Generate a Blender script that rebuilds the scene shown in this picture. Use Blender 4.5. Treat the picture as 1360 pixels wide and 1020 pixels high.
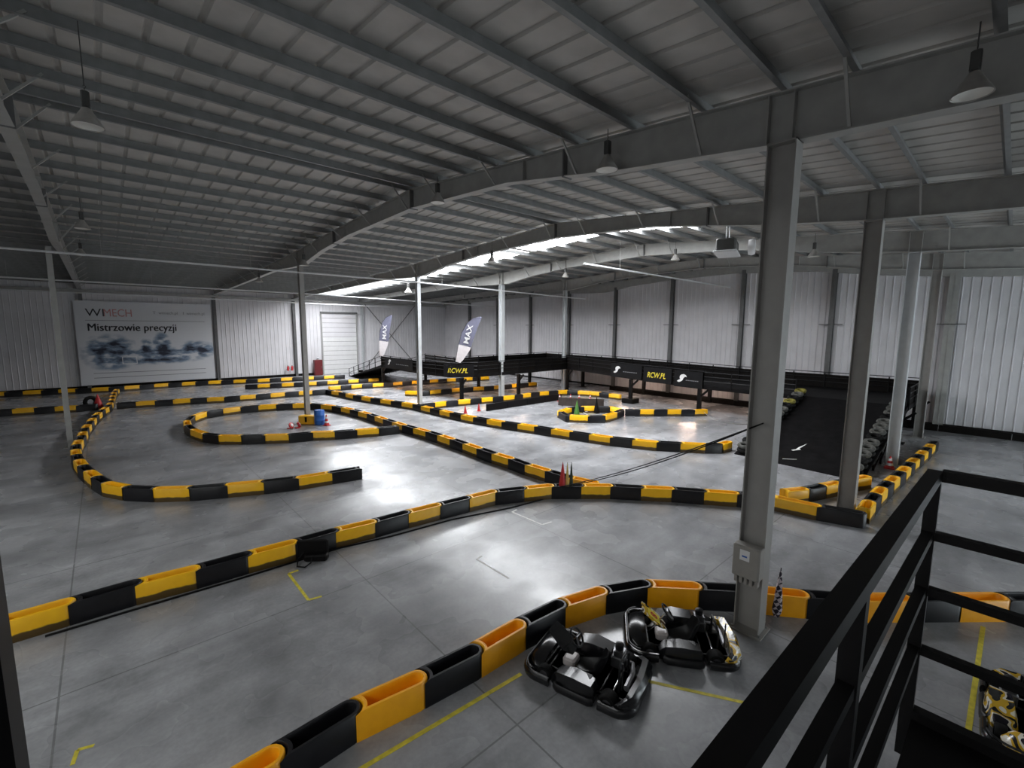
import bpy, bmesh, math, random
from mathutils import Matrix, Vector
random.seed(7)
scene = bpy.context.scene
for o in list(bpy.data.objects):
    bpy.data.objects.remove(o)
COL = scene.collection
PI = math.pi
# ------------------------------------------------------------------ camera
EYE = Vector((0, 0, 5.8))
FPX, CX, CY = 599.33, 680.0, 510.0
pitch, roll, yaw = (math.radians(v) for v in (6.988, -0.347, 47.907))
fwd = Vector((math.cos(yaw) * math.cos(pitch), math.sin(yaw) * math.cos(pitch), -math.sin(pitch)))
rgt0 = Vector((math.sin(yaw), -math.cos(yaw), 0)); dwn0 = fwd.cross(rgt0)
rgt = rgt0 * math.cos(roll) + dwn0 * math.sin(roll)
dwn = dwn0 * math.cos(roll) - rgt0 * math.sin(roll)
cd = bpy.data.cameras.new('camera'); cam = bpy.data.objects.new('camera', cd); COL.objects.link(cam)
cd.sensor_fit = 'HORIZONTAL'; cd.sensor_width = 36; cd.lens = FPX / 1360 * 36; cd.clip_start = 0.05; cd.clip_end = 300
mw = Matrix.Identity(4)
for i in range(3):
    mw[i][0] = rgt[i]; mw[i][1] = -dwn[i]; mw[i][2] = -fwd[i]; mw[i][3] = EYE[i]
cam.matrix_world = mw
scene.camera = cam
# ------------------------------------------------------------------ world, exposure
w = bpy.data.worlds.new('world'); scene.world = w; w.use_nodes = True
w.node_tree.nodes['Background'].inputs[0].default_value = (0.75, 0.85, 1.0, 1)
w.node_tree.nodes['Background'].inputs[1].default_value = 1.0
vs = scene.view_settings
vs.view_transform = 'Standard'; vs.look = 'None'; vs.gamma = 1.0; vs.use_curve_mapping = False
vs.exposure = 0.0
SKYLIGHT = 22.0      # daylight through the translucent roof sheets
GATE = 9.0           # daylight through the glazed gate of the wall on the right

# ------------------------------------------------------------------ measuring helpers
def ray(px, py):
    return rgt * ((px - CX) / FPX) + dwn * ((py - CY) / FPX) + fwd
def ground(px, py, z=0.0):
    v = ray(px, py); return EYE + v * ((z - EYE.z) / v.z)
def on_x(px, py, X):
    v = ray(px, py); return EYE + v * (X / v.x)
def on_y(px, py, Y):
    v = ray(px, py); return EYE + v * (Y / v.y)

# ------------------------------------------------------------------ materials
def S(c):   # sRGB 0-255 to linear
    return tuple((x / 255 / 12.92) if x / 255 <= 0.04045 else ((x / 255 + 0.055) / 1.055) ** 2.4 for x in c)
def mat(name, col, rough=0.5, metal=0.0, var=0.12, scale=6.0, bump=0.0, spec=0.5, coords='Object'):
    m = bpy.data.materials.new(name); m.use_nodes = True
    nt = m.node_tree; b = nt.nodes['Principled BSDF']
    b.inputs['Roughness'].default_value = rough; b.inputs['Metallic'].default_value = metal
    b.inputs['Specular IOR Level'].default_value = spec
    tc = nt.nodes.new('ShaderNodeTexCoord'); n = nt.nodes.new('ShaderNodeTexNoise')
    n.inputs['Scale'].default_value = scale; n.inputs['Detail'].default_value = 4
    nt.links.new(tc.outputs[coords], n.inputs['Vector'])
    r = nt.nodes.new('ShaderNodeValToRGB')
    r.color_ramp.elements[0].position = 0.3; r.color_ramp.elements[1].position = 0.7
    r.color_ramp.elements[0].color = (*[c * (1 - var) for c in col], 1)
    r.color_ramp.elements[1].color = (*[min(1, c * (1 + var)) for c in col], 1)
    nt.links.new(n.outputs['Fac'], r.inputs['Fac']); nt.links.new(r.outputs['Color'], b.inputs['Base Color'])
    if bump:
        bp = nt.nodes.new('ShaderNodeBump'); bp.inputs['Strength'].default_value = bump
        nt.links.new(n.outputs['Fac'], bp.inputs['Height']); nt.links.new(bp.outputs['Normal'], b.inputs['Normal'])
    return m
def emit(name, col, s):
    m = bpy.data.materials.new(name); m.use_nodes = True
    nt = m.node_tree; b = nt.nodes['Principled BSDF']
    b.inputs['Base Color'].default_value = (*[c * .8 for c in col], 1)
    b.inputs['Emission Color'].default_value = (*col, 1); b.inputs['Emission Strength'].default_value = s
    return m

M = {}
M['roof'] = mat('roof_sheet', (0.44, 0.425, 0.40), 0.5, 0.0, 0.10, 2.0)
M['wall'] = mat('wall_sheet', (0.62, 0.61, 0.63), 0.5, 0.0, 0.05, 1.0)
M['steel'] = mat('grey_painted_steel', (0.34, 0.34, 0.325), 0.5, 0.1, 0.08, 3.0)
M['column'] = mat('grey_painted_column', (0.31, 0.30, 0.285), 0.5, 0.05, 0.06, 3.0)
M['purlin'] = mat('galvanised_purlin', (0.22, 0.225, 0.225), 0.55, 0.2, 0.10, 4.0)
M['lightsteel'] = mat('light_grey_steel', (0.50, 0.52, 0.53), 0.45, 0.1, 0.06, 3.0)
M['post'] = mat('dark_wall_post', (0.13, 0.13, 0.13), 0.5, 0.1, 0.1, 3.0)
M['blackpaint'] = mat('black_paint', (0.004, 0.0036, 0.004), 0.5, 0.0, 0.3, 8.0, 0.0, 0.16)
M['plinth'] = mat('dark_plinth', (0.007, 0.006, 0.0055), 0.6, 0.0, 0.3, 4.0, 0.0, 0.08)
M['rubber'] = mat('tyre_rubber', (0.008, 0.008, 0.008), 0.75, 0.0, 0.3, 12.0, 0.2, 0.15)
M['paintrub'] = mat('pale_painted_tyre', (0.085, 0.085, 0.078), 0.7, 0.0, 0.5, 9.0, 0.2, 0.2)
M['yelrub'] = mat('yellow_painted_tyre', (0.16, 0.14, 0.02), 0.7, 0.0, 0.5, 9.0, 0.2)
M['asphalt'] = mat('black_ramp_surface', (0.006, 0.0055, 0.006), 0.62, 0.0, 0.5, 3.0, 0.1, 0.10)
M['white'] = mat('white_paint', (0.75, 0.75, 0.76), 0.4, 0.0, 0.04, 3.0)
M['pipe'] = mat('white_pipe', (0.62, 0.63, 0.64), 0.35, 0.0, 0.05, 3.0)
M['lampshade'] = mat('aluminium_lamp_bell', (0.35, 0.34, 0.32), 0.45, 0.3, 0.1, 6.0)
M['lampin'] = mat('pale_lamp_reflector', (0.65, 0.64, 0.60), 0.35, 0.1, 0.05, 6.0)
M['lampbox'] = mat('dark_lamp_ballast', (0.06, 0.06, 0.058), 0.5, 0.2, 0.1, 6.0)
M['blue'] = mat('blue_plastic', S((38, 98, 180)), 0.4, 0.0, 0.08, 6.0)
M['yelplastic'] = mat('yellow_plastic', S((238, 178, 20)), 0.45, 0.0, 0.08, 6.0)
M['red'] = mat('red_plastic', S((190, 40, 44)), 0.5, 0.0, 0.1, 6.0)
M['darkred'] = mat('dark_red_paint', S((96, 22, 26)), 0.5, 0.0, 0.1, 6.0)
M['green'] = mat('green_cloth', S((70, 120, 50)), 0.7, 0.0, 0.1, 6.0)
M['tan'] = mat('yellow_cloth', S((214, 182, 100)), 0.7, 0.0, 0.1, 6.0)
M['olive'] = mat('dark_green_cloth', S((48, 62, 46)), 0.7, 0.0, 0.1, 6.0)
M['flagblue'] = mat('grey_violet_flag_cloth', S((104, 105, 124)), 0.7, 0.0, 0.08, 4.0)
M['flagwhite'] = mat('white_flag_cloth', S((225, 220, 222)), 0.7, 0.0, 0.06, 4.0)
M['tape'] = mat('yellow_floor_tape', S((205, 190, 60)), 0.6, 0.0, 0.25, 9.0)
M['wtape'] = mat('white_floor_tape', S((225, 225, 222)), 0.6, 0.0, 0.2, 9.0)
M['bannerblack'] = mat('black_banner_vinyl', (0.009, 0.009, 0.010), 0.5, 0.0, 0.2, 2.0, 0.0, 0.12)
M['printyellow'] = mat('yellow_print', S((225, 205, 60)), 0.5, 0.0, 0.05, 2.0)
M['printwhite'] = mat('white_print', S((225, 225, 225)), 0.5, 0.0, 0.05, 2.0)
M['printgrey'] = mat('grey_print', S((120, 122, 126)), 0.5, 0.0, 0.05, 2.0)
M['printred'] = mat('faded_red_print', S((190, 130, 130)), 0.5, 0.0, 0.05, 2.0)
M['printdark'] = mat('dark_print', S((38, 38, 44)), 0.5, 0.0, 0.05, 2.0)
M['chrome'] = mat('chrome', (0.6, 0.6, 0.6), 0.2, 1.0, 0.05, 6.0)
M['alu'] = mat('aluminium', (0.22, 0.22, 0.23), 0.38, 0.8, 0.15, 8.0)
M['kartblack'] = mat('gloss_black_plastic', (0.006, 0.006, 0.007), 0.22, 0.0, 0.3, 8.0)
M['kartdark'] = mat('satin_black_plastic', (0.009, 0.009, 0.010), 0.4, 0.0, 0.3, 8.0, 0.0, 0.3)
M['tank'] = mat('translucent_white_tank', (0.55, 0.50, 0.49), 0.35, 0.0, 0.1, 6.0)
M['box'] = mat('grey_enclosure', (0.30, 0.285, 0.265), 0.5, 0.0, 0.06, 6.0)
M['doorpanel'] = mat('pale_door_panel', (0.66, 0.66, 0.66), 0.45, 0.0, 0.04, 2.0)
M['brownboard'] = mat('dark_brown_board', (0.045, 0.034, 0.03), 0.35, 0.0, 0.3, 3.0)
M['sky'] = emit('translucent_skylight_sheet', (0.95, 0.97, 1.0), SKYLIGHT)
M['sky2'] = emit('translucent_rear_skylight_sheet', (0.95, 0.98, 0.97), SKYLIGHT * 0.32)
M['warmtube'] = emit('warm_tube', (1.0, 0.72, 0.56), 170.0)
M['gatepane'] = emit('daylit_gate_pane', (0.85, 0.95, 1.0), GATE)

def kart_print(name):        # yellow, white and black racing print
    m = bpy.data.materials.new(name); m.use_nodes = True
    nt = m.node_tree; b = nt.nodes['Principled BSDF']; b.inputs['Roughness'].default_value = 0.18
    tc = nt.nodes.new('ShaderNodeTexCoord'); v = nt.nodes.new('ShaderNodeTexNoise')
    v.inputs['Scale'].default_value = 3.2; v.inputs['Distortion'].default_value = 1.2; v.inputs['Detail'].default_value = 0.5
    mp = nt.nodes.new('ShaderNodeMapping'); mp.inputs['Scale'].default_value = (1, 1, 2.2)
    r = nt.nodes.new('ShaderNodeValToRGB'); r.color_ramp.interpolation = 'CONSTANT'
    e = r.color_ramp.elements
    e[0].position = 0; e[0].color = (0.012, 0.012, 0.012, 1)
    e[1].position = 0.36; e[1].color = (*S((205, 165, 45)), 1)
    x = e.new(0.48); x.color = (*S((225, 220, 205)), 1)
    x = e.new(0.60); x.color = (0.015, 0.014, 0.02, 1)
    nt.links.new(tc.outputs['Object'], mp.inputs['Vector']); nt.links.new(mp.outputs['Vector'], v.inputs['Vector'])
    nt.links.new(v.outputs['Fac'], r.inputs['Fac']); nt.links.new(r.outputs['Color'], b.inputs['Base Color'])
    return m
M['kartprint'] = kart_print('yellow_white_kart_print')

def barrier_mat(name, col, scuff):   # plastic barrier with bumper rub marks low on its sides
    m = mat(name, col, 0.42, 0.0, 0.06, 5.0)
    nt = m.node_tree; b = nt.nodes['Principled BSDF']
    src = b.inputs['Base Color'].links[0].from_socket
    tc = nt.nodes.new('ShaderNodeTexCoord'); sx = nt.nodes.new('ShaderNodeSeparateXYZ')
    nt.links.new(tc.outputs['Object'], sx.inputs[0])
    n = nt.nodes.new('ShaderNodeTexNoise'); n.inputs['Scale'].default_value = 3.0; n.inputs['Detail'].default_value = 6
    oi = nt.nodes.new('ShaderNodeObjectInfo'); ad = nt.nodes.new('ShaderNodeVectorMath'); ad.operation = 'ADD'
    nt.links.new(tc.outputs['Object'], ad.inputs[0]); nt.links.new(oi.outputs['Location'], ad.inputs[1])
    nt.links.new(ad.outputs[0], n.inputs['Vector'])
    m1 = nt.nodes.new('ShaderNodeMath'); m1.operation = 'MULTIPLY_ADD'
    nt.links.new(n.outputs['Fac'], m1.inputs[0]); m1.inputs[1].default_value = 0.10
    nt.links.new(sx.outputs['Z'], m1.inputs[2])
    r = nt.nodes.new('ShaderNodeMapRange'); r.inputs[1].default_value = scuff + 0.04; r.inputs[2].default_value = scuff + 0.065
    r.inputs[3].default_value = 0.93; r.inputs[4].default_value = 0.0
    nt.links.new(m1.outputs[0], r.inputs[0])
    mx = nt.nodes.new('ShaderNodeMix'); mx.data_type = 'RGBA'
    nt.links.new(r.outputs[0], mx.inputs[0]); nt.links.new(src, mx.inputs[6]); mx.inputs[7].default_value = (0.016, 0.012, 0.009, 1)
    nt.links.new(mx.outputs[2], b.inputs['Base Color'])
    return m
M['by'] = barrier_mat('yellow_barrier_scuffed', S((255, 190, 14)), 0.15)
M['by_clean'] = mat('yellow_barrier_clean', S((255, 174, 14)), 0.42, 0.0, 0.07, 5.0)
M['bb'] = mat('black_barrier', (0.008, 0.008, 0.010), 0.38, 0.0, 0.25, 5.0, 0.0, 0.35)

def floor_mat():
    m = bpy.data.materials.new('polished_concrete'); m.use_nodes = True
    nt = m.node_tree; b = nt.nodes['Principled BSDF']; L = nt.links.new
    tc = nt.nodes.new('ShaderNodeTexCoord'); P = tc.outputs['Object']
    def noise(scale, detail=5, rough=0.55, stretch=None, rot=0.0, dist=0.0):
        n = nt.nodes.new('ShaderNodeTexNoise'); n.inputs['Scale'].default_value = scale
        n.inputs['Detail'].default_value = detail; n.inputs['Roughness'].default_value = rough; n.inputs['Distortion'].default_value = dist
        if stretch:
            mp = nt.nodes.new('ShaderNodeMapping'); mp.inputs['Scale'].default_value = stretch; mp.inputs['Rotation'].default_value = (0, 0, rot)
            L(P, mp.inputs['Vector']); L(mp.outputs['Vector'], n.inputs['Vector'])
        else:
            L(P, n.inputs['Vector'])
        return n.outputs['Fac']
    def ramp(f, a, ca, bb, cb):
        r = nt.nodes.new('ShaderNodeValToRGB'); e = r.color_ramp.elements
        e[0].position = a; e[1].position = bb; e[0].color = (*ca, 1); e[1].color = (*cb, 1); L(f, r.inputs['Fac']); return r.outputs['Color']
    def mul(c1, c2, fac=1.0):
        x = nt.nodes.new('ShaderNodeMix'); x.data_type = 'RGBA'; x.blend_type = 'MULTIPLY'; x.inputs[0].default_value = fac
        L(c1, x.inputs[6]); L(c2, x.inputs[7]); return x.outputs[2]
    base = ramp(noise(0.22, 4, 0.55, dist=0.4), 0.30, (0.30, 0.303, 0.315), 0.70, (0.50, 0.505, 0.525))
    clouds = ramp(noise(0.9, 5, 0.6), 0.25, (0.60, 0.60, 0.60), 0.75, (1.14, 1.14, 1.14))
    tracks = ramp(noise(0.35, 4, 0.6, (0.28, 1.6, 1), 0.62, 0.6), 0.28, (0.50, 0.50, 0.50), 0.62, (1, 1, 1))
    fine = ramp(noise(14, 3), 0.3, (0.90, 0.90, 0.90), 0.7, (1.04, 1.04, 1.04))
    col = mul(mul(mul(base, clouds), tracks, 0.8), fine)
    # saw-cut joints of the slab
    sx = nt.nodes.new('ShaderNodeSeparateXYZ'); L(P, sx.inputs[0])
    def line(sock, off, per):
        a = nt.nodes.new('ShaderNodeMath'); a.operation = 'ADD'; a.inputs[1].default_value = -off; L(sock, a.inputs[0])
        q = nt.nodes.new('ShaderNodeMath'); q.operation = 'PINGPONG'; q.inputs[1].default_value = per / 2; L(a.outputs[0], q.inputs[0])
        k = nt.nodes.new('ShaderNodeMath'); k.operation = 'LESS_THAN'; k.inputs[1].default_value = 0.014; L(q.outputs[0], k.inputs[0])
        return k.outputs[0]
    mxx = nt.nodes.new('ShaderNodeMath'); mxx.operation = 'MAXIMUM'
    L(line(sx.outputs['X'], -0.95, 5.05), mxx.inputs[0]); L(line(sx.outputs['Y'], 9.55, 5.17), mxx.inputs[1])
    jm = nt.nodes.new('ShaderNodeMix'); jm.data_type = 'RGBA'; jm.inputs[7].default_value = (0.10, 0.10, 0.10, 1)
    jf = nt.nodes.new('ShaderNodeMath'); jf.operation = 'MULTIPLY'; jf.inputs[1].default_value = 0.6; L(mxx.outputs[0], jf.inputs[0])
    L(jf.outputs[0], jm.inputs[0]); L(col, jm.inputs[6])
    L(jm.outputs[2], b.inputs['Base Color'])
    rr = nt.nodes.new('ShaderNodeMapRange'); rr.inputs[1].default_value = 0.3; rr.inputs[2].default_value = 0.7
    rr.inputs[3].default_value = 0.16; rr.inputs[4].default_value = 0.36
    L(noise(0.6, 3, 0.5), rr.inputs[0]); L(rr.outputs[0], b.inputs['Roughness'])
    b.inputs['Specular IOR Level'].default_value = 0.36
    return m
M['floor'] = floor_mat()

# ------------------------------------------------------------------ mesh builder
class MB:
    def __init__(s): s.v = []; s.f = []
    def add(s, vs, fs):
        o = len(s.v); s.v += [tuple(v) for v in vs]; s.f += [tuple(i + o for i in f) for f in fs]; return s
    def box(s, a, b, mtx=None):
        (x0, y0, z0), (x1, y1, z1) = a, b
        vs = [Vector(p) for p in ((x0,y0,z0),(x1,y0,z0),(x1,y1,z0),(x0,y1,z0),(x0,y0,z1),(x1,y0,z1),(x1,y1,z1),(x0,y1,z1))]
        if mtx: vs = [mtx @ p for p in vs]
        return s.add(vs, [(0,3,2,1),(4,5,6,7),(0,1,5,4),(1,2,6,5),(2,3,7,6),(3,0,4,7)])
    def cbox(s, c, d, mtx=None, bev=0.0):
        x, y, z = (k / 2 for k in d)
        if not bev:
            t = Matrix.Translation(c); t = t @ mtx if mtx else t
            return s.box((-x, -y, -z), (x, y, z), t)
        t = Matrix.Translation(c); t = t @ mtx if mtx else t
        b = bev; rings = []
        for zz, i in ((-z, b), (-z + b, 0), (z - b, 0), (z, b)):
            X, Y = x - i, y - i
            rings.append([t @ Vector(p) for p in ((-X+b,-Y,zz),(X-b,-Y,zz),(X,-Y+b,zz),(X,Y-b,zz),(X-b,Y,zz),(-X+b,Y,zz),(-X,Y-b,zz),(-X,-Y+b,zz))])
        return s.loft(rings, True, True)
    def loft(s, rings, closed=True, caps=True):
        n = len(rings[0]); vs = [p for r in rings for p in r]; fs = []
        for k in range(len(rings) - 1):
            for i in range(n if closed else n - 1):
                j = (i + 1) % n
                fs.append((k*n+i, k*n+j, (k+1)*n+j, (k+1)*n+i))
        if caps:
            fs.append(tuple(reversed(range(n)))); fs.append(tuple(range((len(rings)-1)*n, len(rings)*n)))
        return s.add(vs, fs)
    def bar(s, p, q, wd, ht=None, up=(0, 0, 1)):      # rectangular bar from p to q
        p, q = Vector(p), Vector(q); ht = ht or wd
        d = (q - p).normalized(); u = Vector(up)
        if abs(d.dot(u)) > 0.98: u = Vector((1, 0, 0))
        x = d.cross(u).normalized(); y = x.cross(d)
        R = lambda c: [c + x*a*wd/2 + y*b*ht/2 for a, b in ((-1,-1),(1,-1),(1,1),(-1,1))]
        return s.loft([R(p), R(q)])
    def tube(s, pts, r, n=8, closed=False, sx=1.0, sz=1.0):
        pts = [Vector(p) for p in pts]; rings = []; m = len(pts); pu = None
        for i, p in enumerate(pts):
            if closed: d = pts[(i+1) % m] - pts[i-1]
            else: d = pts[min(i+1, m-1)] - pts[max(i-1, 0)]
            d.normalize(); u = Vector((0, 0, 1)) if abs(d.z) < 0.95 else (pu or Vector((1, 0, 0)))
            x = d.cross(u).normalized(); y = x.cross(d); pu = y
            rr = r[i] if isinstance(r, (list, tuple)) else r
            rings.append([p + x*math.cos(2*PI*k/n)*rr*sx + y*math.sin(2*PI*k/n)*rr*sz for k in range(n)])
        if closed:
            rings.append(rings[0]); return s.loft(rings, True, False)
        return s.loft(rings)
    def lathe(s, prof, n=16, mtx=None, caps=True):
        rings = []
        for r, z in prof:
            rg = [Vector((r*math.cos(2*PI*k/n), r*math.sin(2*PI*k/n), z)) for k in range(n)]
            rings.append([mtx @ p for p in rg] if mtx else rg)
        return s.loft(rings, True, caps)
    def prism(s, poly, z0, z1, mtx=None):
        a = [Vector((x, y, z0)) for x, y in poly]; b = [Vector((x, y, z1)) for x, y in poly]
        if mtx: a = [mtx @ p for p in a]; b = [mtx @ p for p in b]
        return s.loft([a, b])
    def mesh(s, name, m, smooth=False):
        me = bpy.data.meshes.new(name); me.from_pydata(s.v, [], s.f); me.validate(); me.update()
        bm = bmesh.new(); bm.from_mesh(me); bmesh.ops.recalc_face_normals(bm, faces=bm.faces); bm.to_mesh(me); bm.free()
        if m: me.materials.append(m)
        if smooth:
            for p in me.polygons: p.use_smooth = True
            try: me.set_sharp_from_angle(angle=math.radians(42))
            except Exception: pass
        return me
    def build(s, name, m, parent=None, loc=None, rot=None, smooth=False):
        o = bpy.data.objects.new(name, s.mesh(name, m, smooth)); COL.objects.link(o)
        if parent: o.parent = parent
        if loc is not None: o.location = loc
        if rot is not None: o.rotation_euler = rot
        return o
def put(me, name, parent=None, loc=(0,0,0), rot=(0,0,0), scale=None):
    o = bpy.data.objects.new(name, me); COL.objects.link(o); o.parent = parent
    o.location = loc; o.rotation_euler = rot
    if scale: o.scale = scale
    return o
def tag(o, label, cat, group=None):
    o['label'] = label; o['category'] = cat
    if group: o['group'] = group
    return o
def thing(name, label, cat, loc=(0, 0, 0), rz=0.0, group=None):
    o = bpy.data.objects.new(name, None); COL.objects.link(o); o.location = loc; o.rotation_euler = (0, 0, rz)
    o.empty_display_size = 0.1
    return tag(o, label, cat, group)
def struct(o): o['kind'] = 'structure'; return o
def text_mesh(txt, size, m, extrude=0.004, bold=0.0, shear=0.0, align='LEFT'):
    cu = bpy.data.curves.new('lettering', 'FONT'); cu.body = txt; cu.size = size; cu.extrude = extrude
    cu.offset = bold; cu.shear = shear; cu.align_x = align; cu.resolution_u = 3
    ob = bpy.data.objects.new('lettering', cu); COL.objects.link(ob)
    dg = bpy.context.evaluated_depsgraph_get(); me = bpy.data.meshes.new_from_object(ob.evaluated_get(dg))
    bpy.data.objects.remove(ob); bpy.data.curves.remove(cu)
    me.materials.clear(); me.materials.append(m); me.name = 'lettering'
    return me
ORD = ['first','second','third','fourth','fifth','sixth','seventh','eighth','ninth','tenth','eleventh','twelfth','thirteenth','fourteenth','fifteenth','sixteenth','seventeenth','eighteenth','nineteenth','twentieth','twenty-first','twenty-second','twenty-third','twenty-fourth','twenty-fifth','twenty-sixth']

# ------------------------------------------------------------------ hall: dimensions
FX = [-1.25, 9.06, 17.0, 24.93, 32.86]       # portal frames
GX = 38.2                                    # gable wall
EY = 57.3                                    # end wall
X0, Y0 = -16.0, -14.0
ROWS = (3.06, 28.93)
TOP = [(-14.2, 8.35), (15.6, 10.95), (34.0, 10.12), (57.5, 9.55)]       # top of the rafters
BOT = [(-14.2, 7.9), (-4.0, 8.55), (3.06, 9.0), (6.2, 9.35), (10.2, 9.95), (15.6, 10.25), (21.5, 10.12), (25.0, 9.85), (28.0, 9.44), (30.0, 9.44), (33.5, 9.60), (57.5, 9.12)]
def lerp(tab, y):
    for (a, za), (b, zb) in zip(tab, tab[1:]):
        if y <= b: return za + (zb - za) * (y - a) / (b - a)
    return tab[-1][1]
PUR = 0.23
# floor
struct(MB().box((X0, Y0, -0.25), (GX, EY, 0.0)).build('floor', M['floor']))
# corrugated sheets
def corrugated(u0, u1, per, depth, prof=((0.0, 0), (0.80, 0), (0.85, 1), (0.95, 1))):       # list of (u, d): trapezoid ribs
    pts = []; u = u0
    while u < u1 - 1e-6:
        for k, d in prof:
            pts.append((u + k * per, d * depth))
        u += per
    pts.append((u1, 0)); return [p for p in pts if p[0] <= u1 + 1e-6]
def sheet(prof, place_a, place_b):
    mb = MB(); n = len(prof)
    mb.add([place_a(*p) for p in prof] + [place_b(*p) for p in prof], [(i, i+1, n+i+1, n+i) for i in range(n-1)])
    return mb
ceiling = bpy.data.objects.new('ceiling', None); COL.objects.link(ceiling); ceiling.location = (0, 0, 0); struct(ceiling)
SKX0, SKX1 = 18.0, 21.6
for (ya, za), (yb, zb) in zip(TOP, TOP[1:]):
    for xa, xb in ((X0, -11.6), (-8.6, SKX0), (SKX1, GX)):
        pr = corrugated(xa, xb, 0.6, -0.045)
        sheet(pr, lambda u, d: (u, ya, za + PUR + 0.0 - d), lambda u, d: (u, yb, zb + PUR - d)).build('roof_sheet', M['roof'], ceiling)
SKY_RANGES = [(9.6, 15.1), (16.1, 21.8), (22.3, 28.4), (29.4, 34.0), (34.0, 41.0), (41.3, 48.0), (48.3, 54.5)]
def strip(ya, yb, name, m, off=0.0):
    pr = corrugated(SKX0, SKX1, 0.6, -0.045)
    return sheet(pr, lambda u, d: (u, ya, lerp(TOP, ya) + PUR - d + off), lambda u, d: (u, yb, lerp(TOP, yb) + PUR - d + off)).build(name, m, ceiling)
cur = Y0
for a, b in SKY_RANGES:
    if a > cur + 0.01: strip(cur, a, 'roof_sheet', M['roof'])
    strip(a, b, 'skylight_sheet', M['sky']); cur = b
strip(cur, EY, 'roof_sheet', M['roof'])
# second skylight strip, in the bay behind the viewer
RK0, RK1 = -11.6, -8.6
for ya, yb, nm_, m_ in ((-14.2, -12.0, 'roof_sheet', 'roof'), (-12.0, 15.6, 'skylight_sheet', 'sky2'), (15.6, 20.0, 'skylight_sheet', 'sky2'), (20.0, 34.0, 'roof_sheet', 'roof'), (34.0, 57.5, 'roof_sheet', 'roof')):
    pr = corrugated(RK0, RK1, 0.6, -0.045)
    sheet(pr, lambda u, d: (u, ya, lerp(TOP, ya) + PUR - d), lambda u, d: (u, yb, lerp(TOP, yb) + PUR - d)).build(nm_, M[m_], ceiling)
# purlins: Z sections, one piece over the whole length of the hall
pm = MB()
zsec = [(-0.075, 0.0), (0.0, 0.0), (0.012, 0.0), (0.012, PUR - 0.012), (0.085, PUR - 0.012), (0.085, PUR), (0.0, PUR), (0.0, 0.012), (-0.075, 0.012)]
pm.loft([[Vector((x, a, b)) for a, b in zsec] for x in (X0, GX)])
pme = pm.mesh('purlin', M['purlin'])
PY = [15.6 + 0.28 + 1.617 * k for k in range(26)] + [15.3, 13.75, 12.2, 10.7, 9.15, 7.6, 6.0, 4.45, 3.05, 2.05, 0.5] + [-1.1 - 1.6 * k for k in range(8)]
for y in PY:
    put(pme, 'purlin', ceiling, (0, y, lerp(TOP, y) - 0.005))
# walls
def wall(name, prof, fa, fb, m=None): return struct(sheet(prof, fa, fb).build(name, m or M['wall']))
wall('wall_end', corrugated(X0, GX, 0.40, 0.03), lambda u, d: (u, EY - d, 0), lambda u, d: (u, EY - d, lerp(TOP, EY) + PUR))
gm = MB(); gp = corrugated(Y0, EY, 0.40, 0.03); n = len(gp)
gm.add([(GX - d, u, 0) for u, d in gp] + [(GX - d, u, lerp(TOP, u) + PUR) for u, d in gp], [(i, i+1, n+i+1, n+i) for i in range(n-1)])
struct(gm.build('wall_gable', M['wall']))
bm_ = MB(); n = len(gp)
bm_.add([(X0 + d, u, 0) for u, d in gp] + [(X0 + d, u, lerp(TOP, u) + PUR) for u, d in gp], [(i, i+1, n+i+1, n+i) for i in range(n-1)])
struct(bm_.build('wall_back', M['wall']))
wall('wall_right', corrugated(X0, GX, 0.40, 0.03), lambda u, d: (u, Y0 + d, 0), lambda u, d: (u, Y0 + d, lerp(TOP, Y0) + PUR))
# glazed gates of the right-hand wall (behind the viewer's right shoulder)
for k, (xa, xb) in enumerate(((16.0, 22.0), (26.0, 33.0))):
    gt = bpy.data.objects.new('door_%d' % (k + 2), None); COL.objects.link(gt); struct(gt); gt.location = (xa, Y0 + 0.1, 0)
    wd = xb - xa
    for i in range(4):
        for j in range(4):
            MB().box((i*wd/4 + 0.06, 0, j*1.5 + 0.06), ((i+1)*wd/4 - 0.06, 0.02, (j+1)*1.5 - 0.06)).build('pane', M['gatepane'], gt)
    fr = MB()
    for i in range(5): fr.box((i*wd/4 - 0.05, -0.02, 0), (i*wd/4 + 0.05, 0.06, 6.05))
    for j in range(5): fr.box((0, -0.02, max(0, j*1.5 - 0.05)), (wd, 0.055, j*1.5 + 0.05))
    fr.build('gate_frame', M['steel'], gt)

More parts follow.
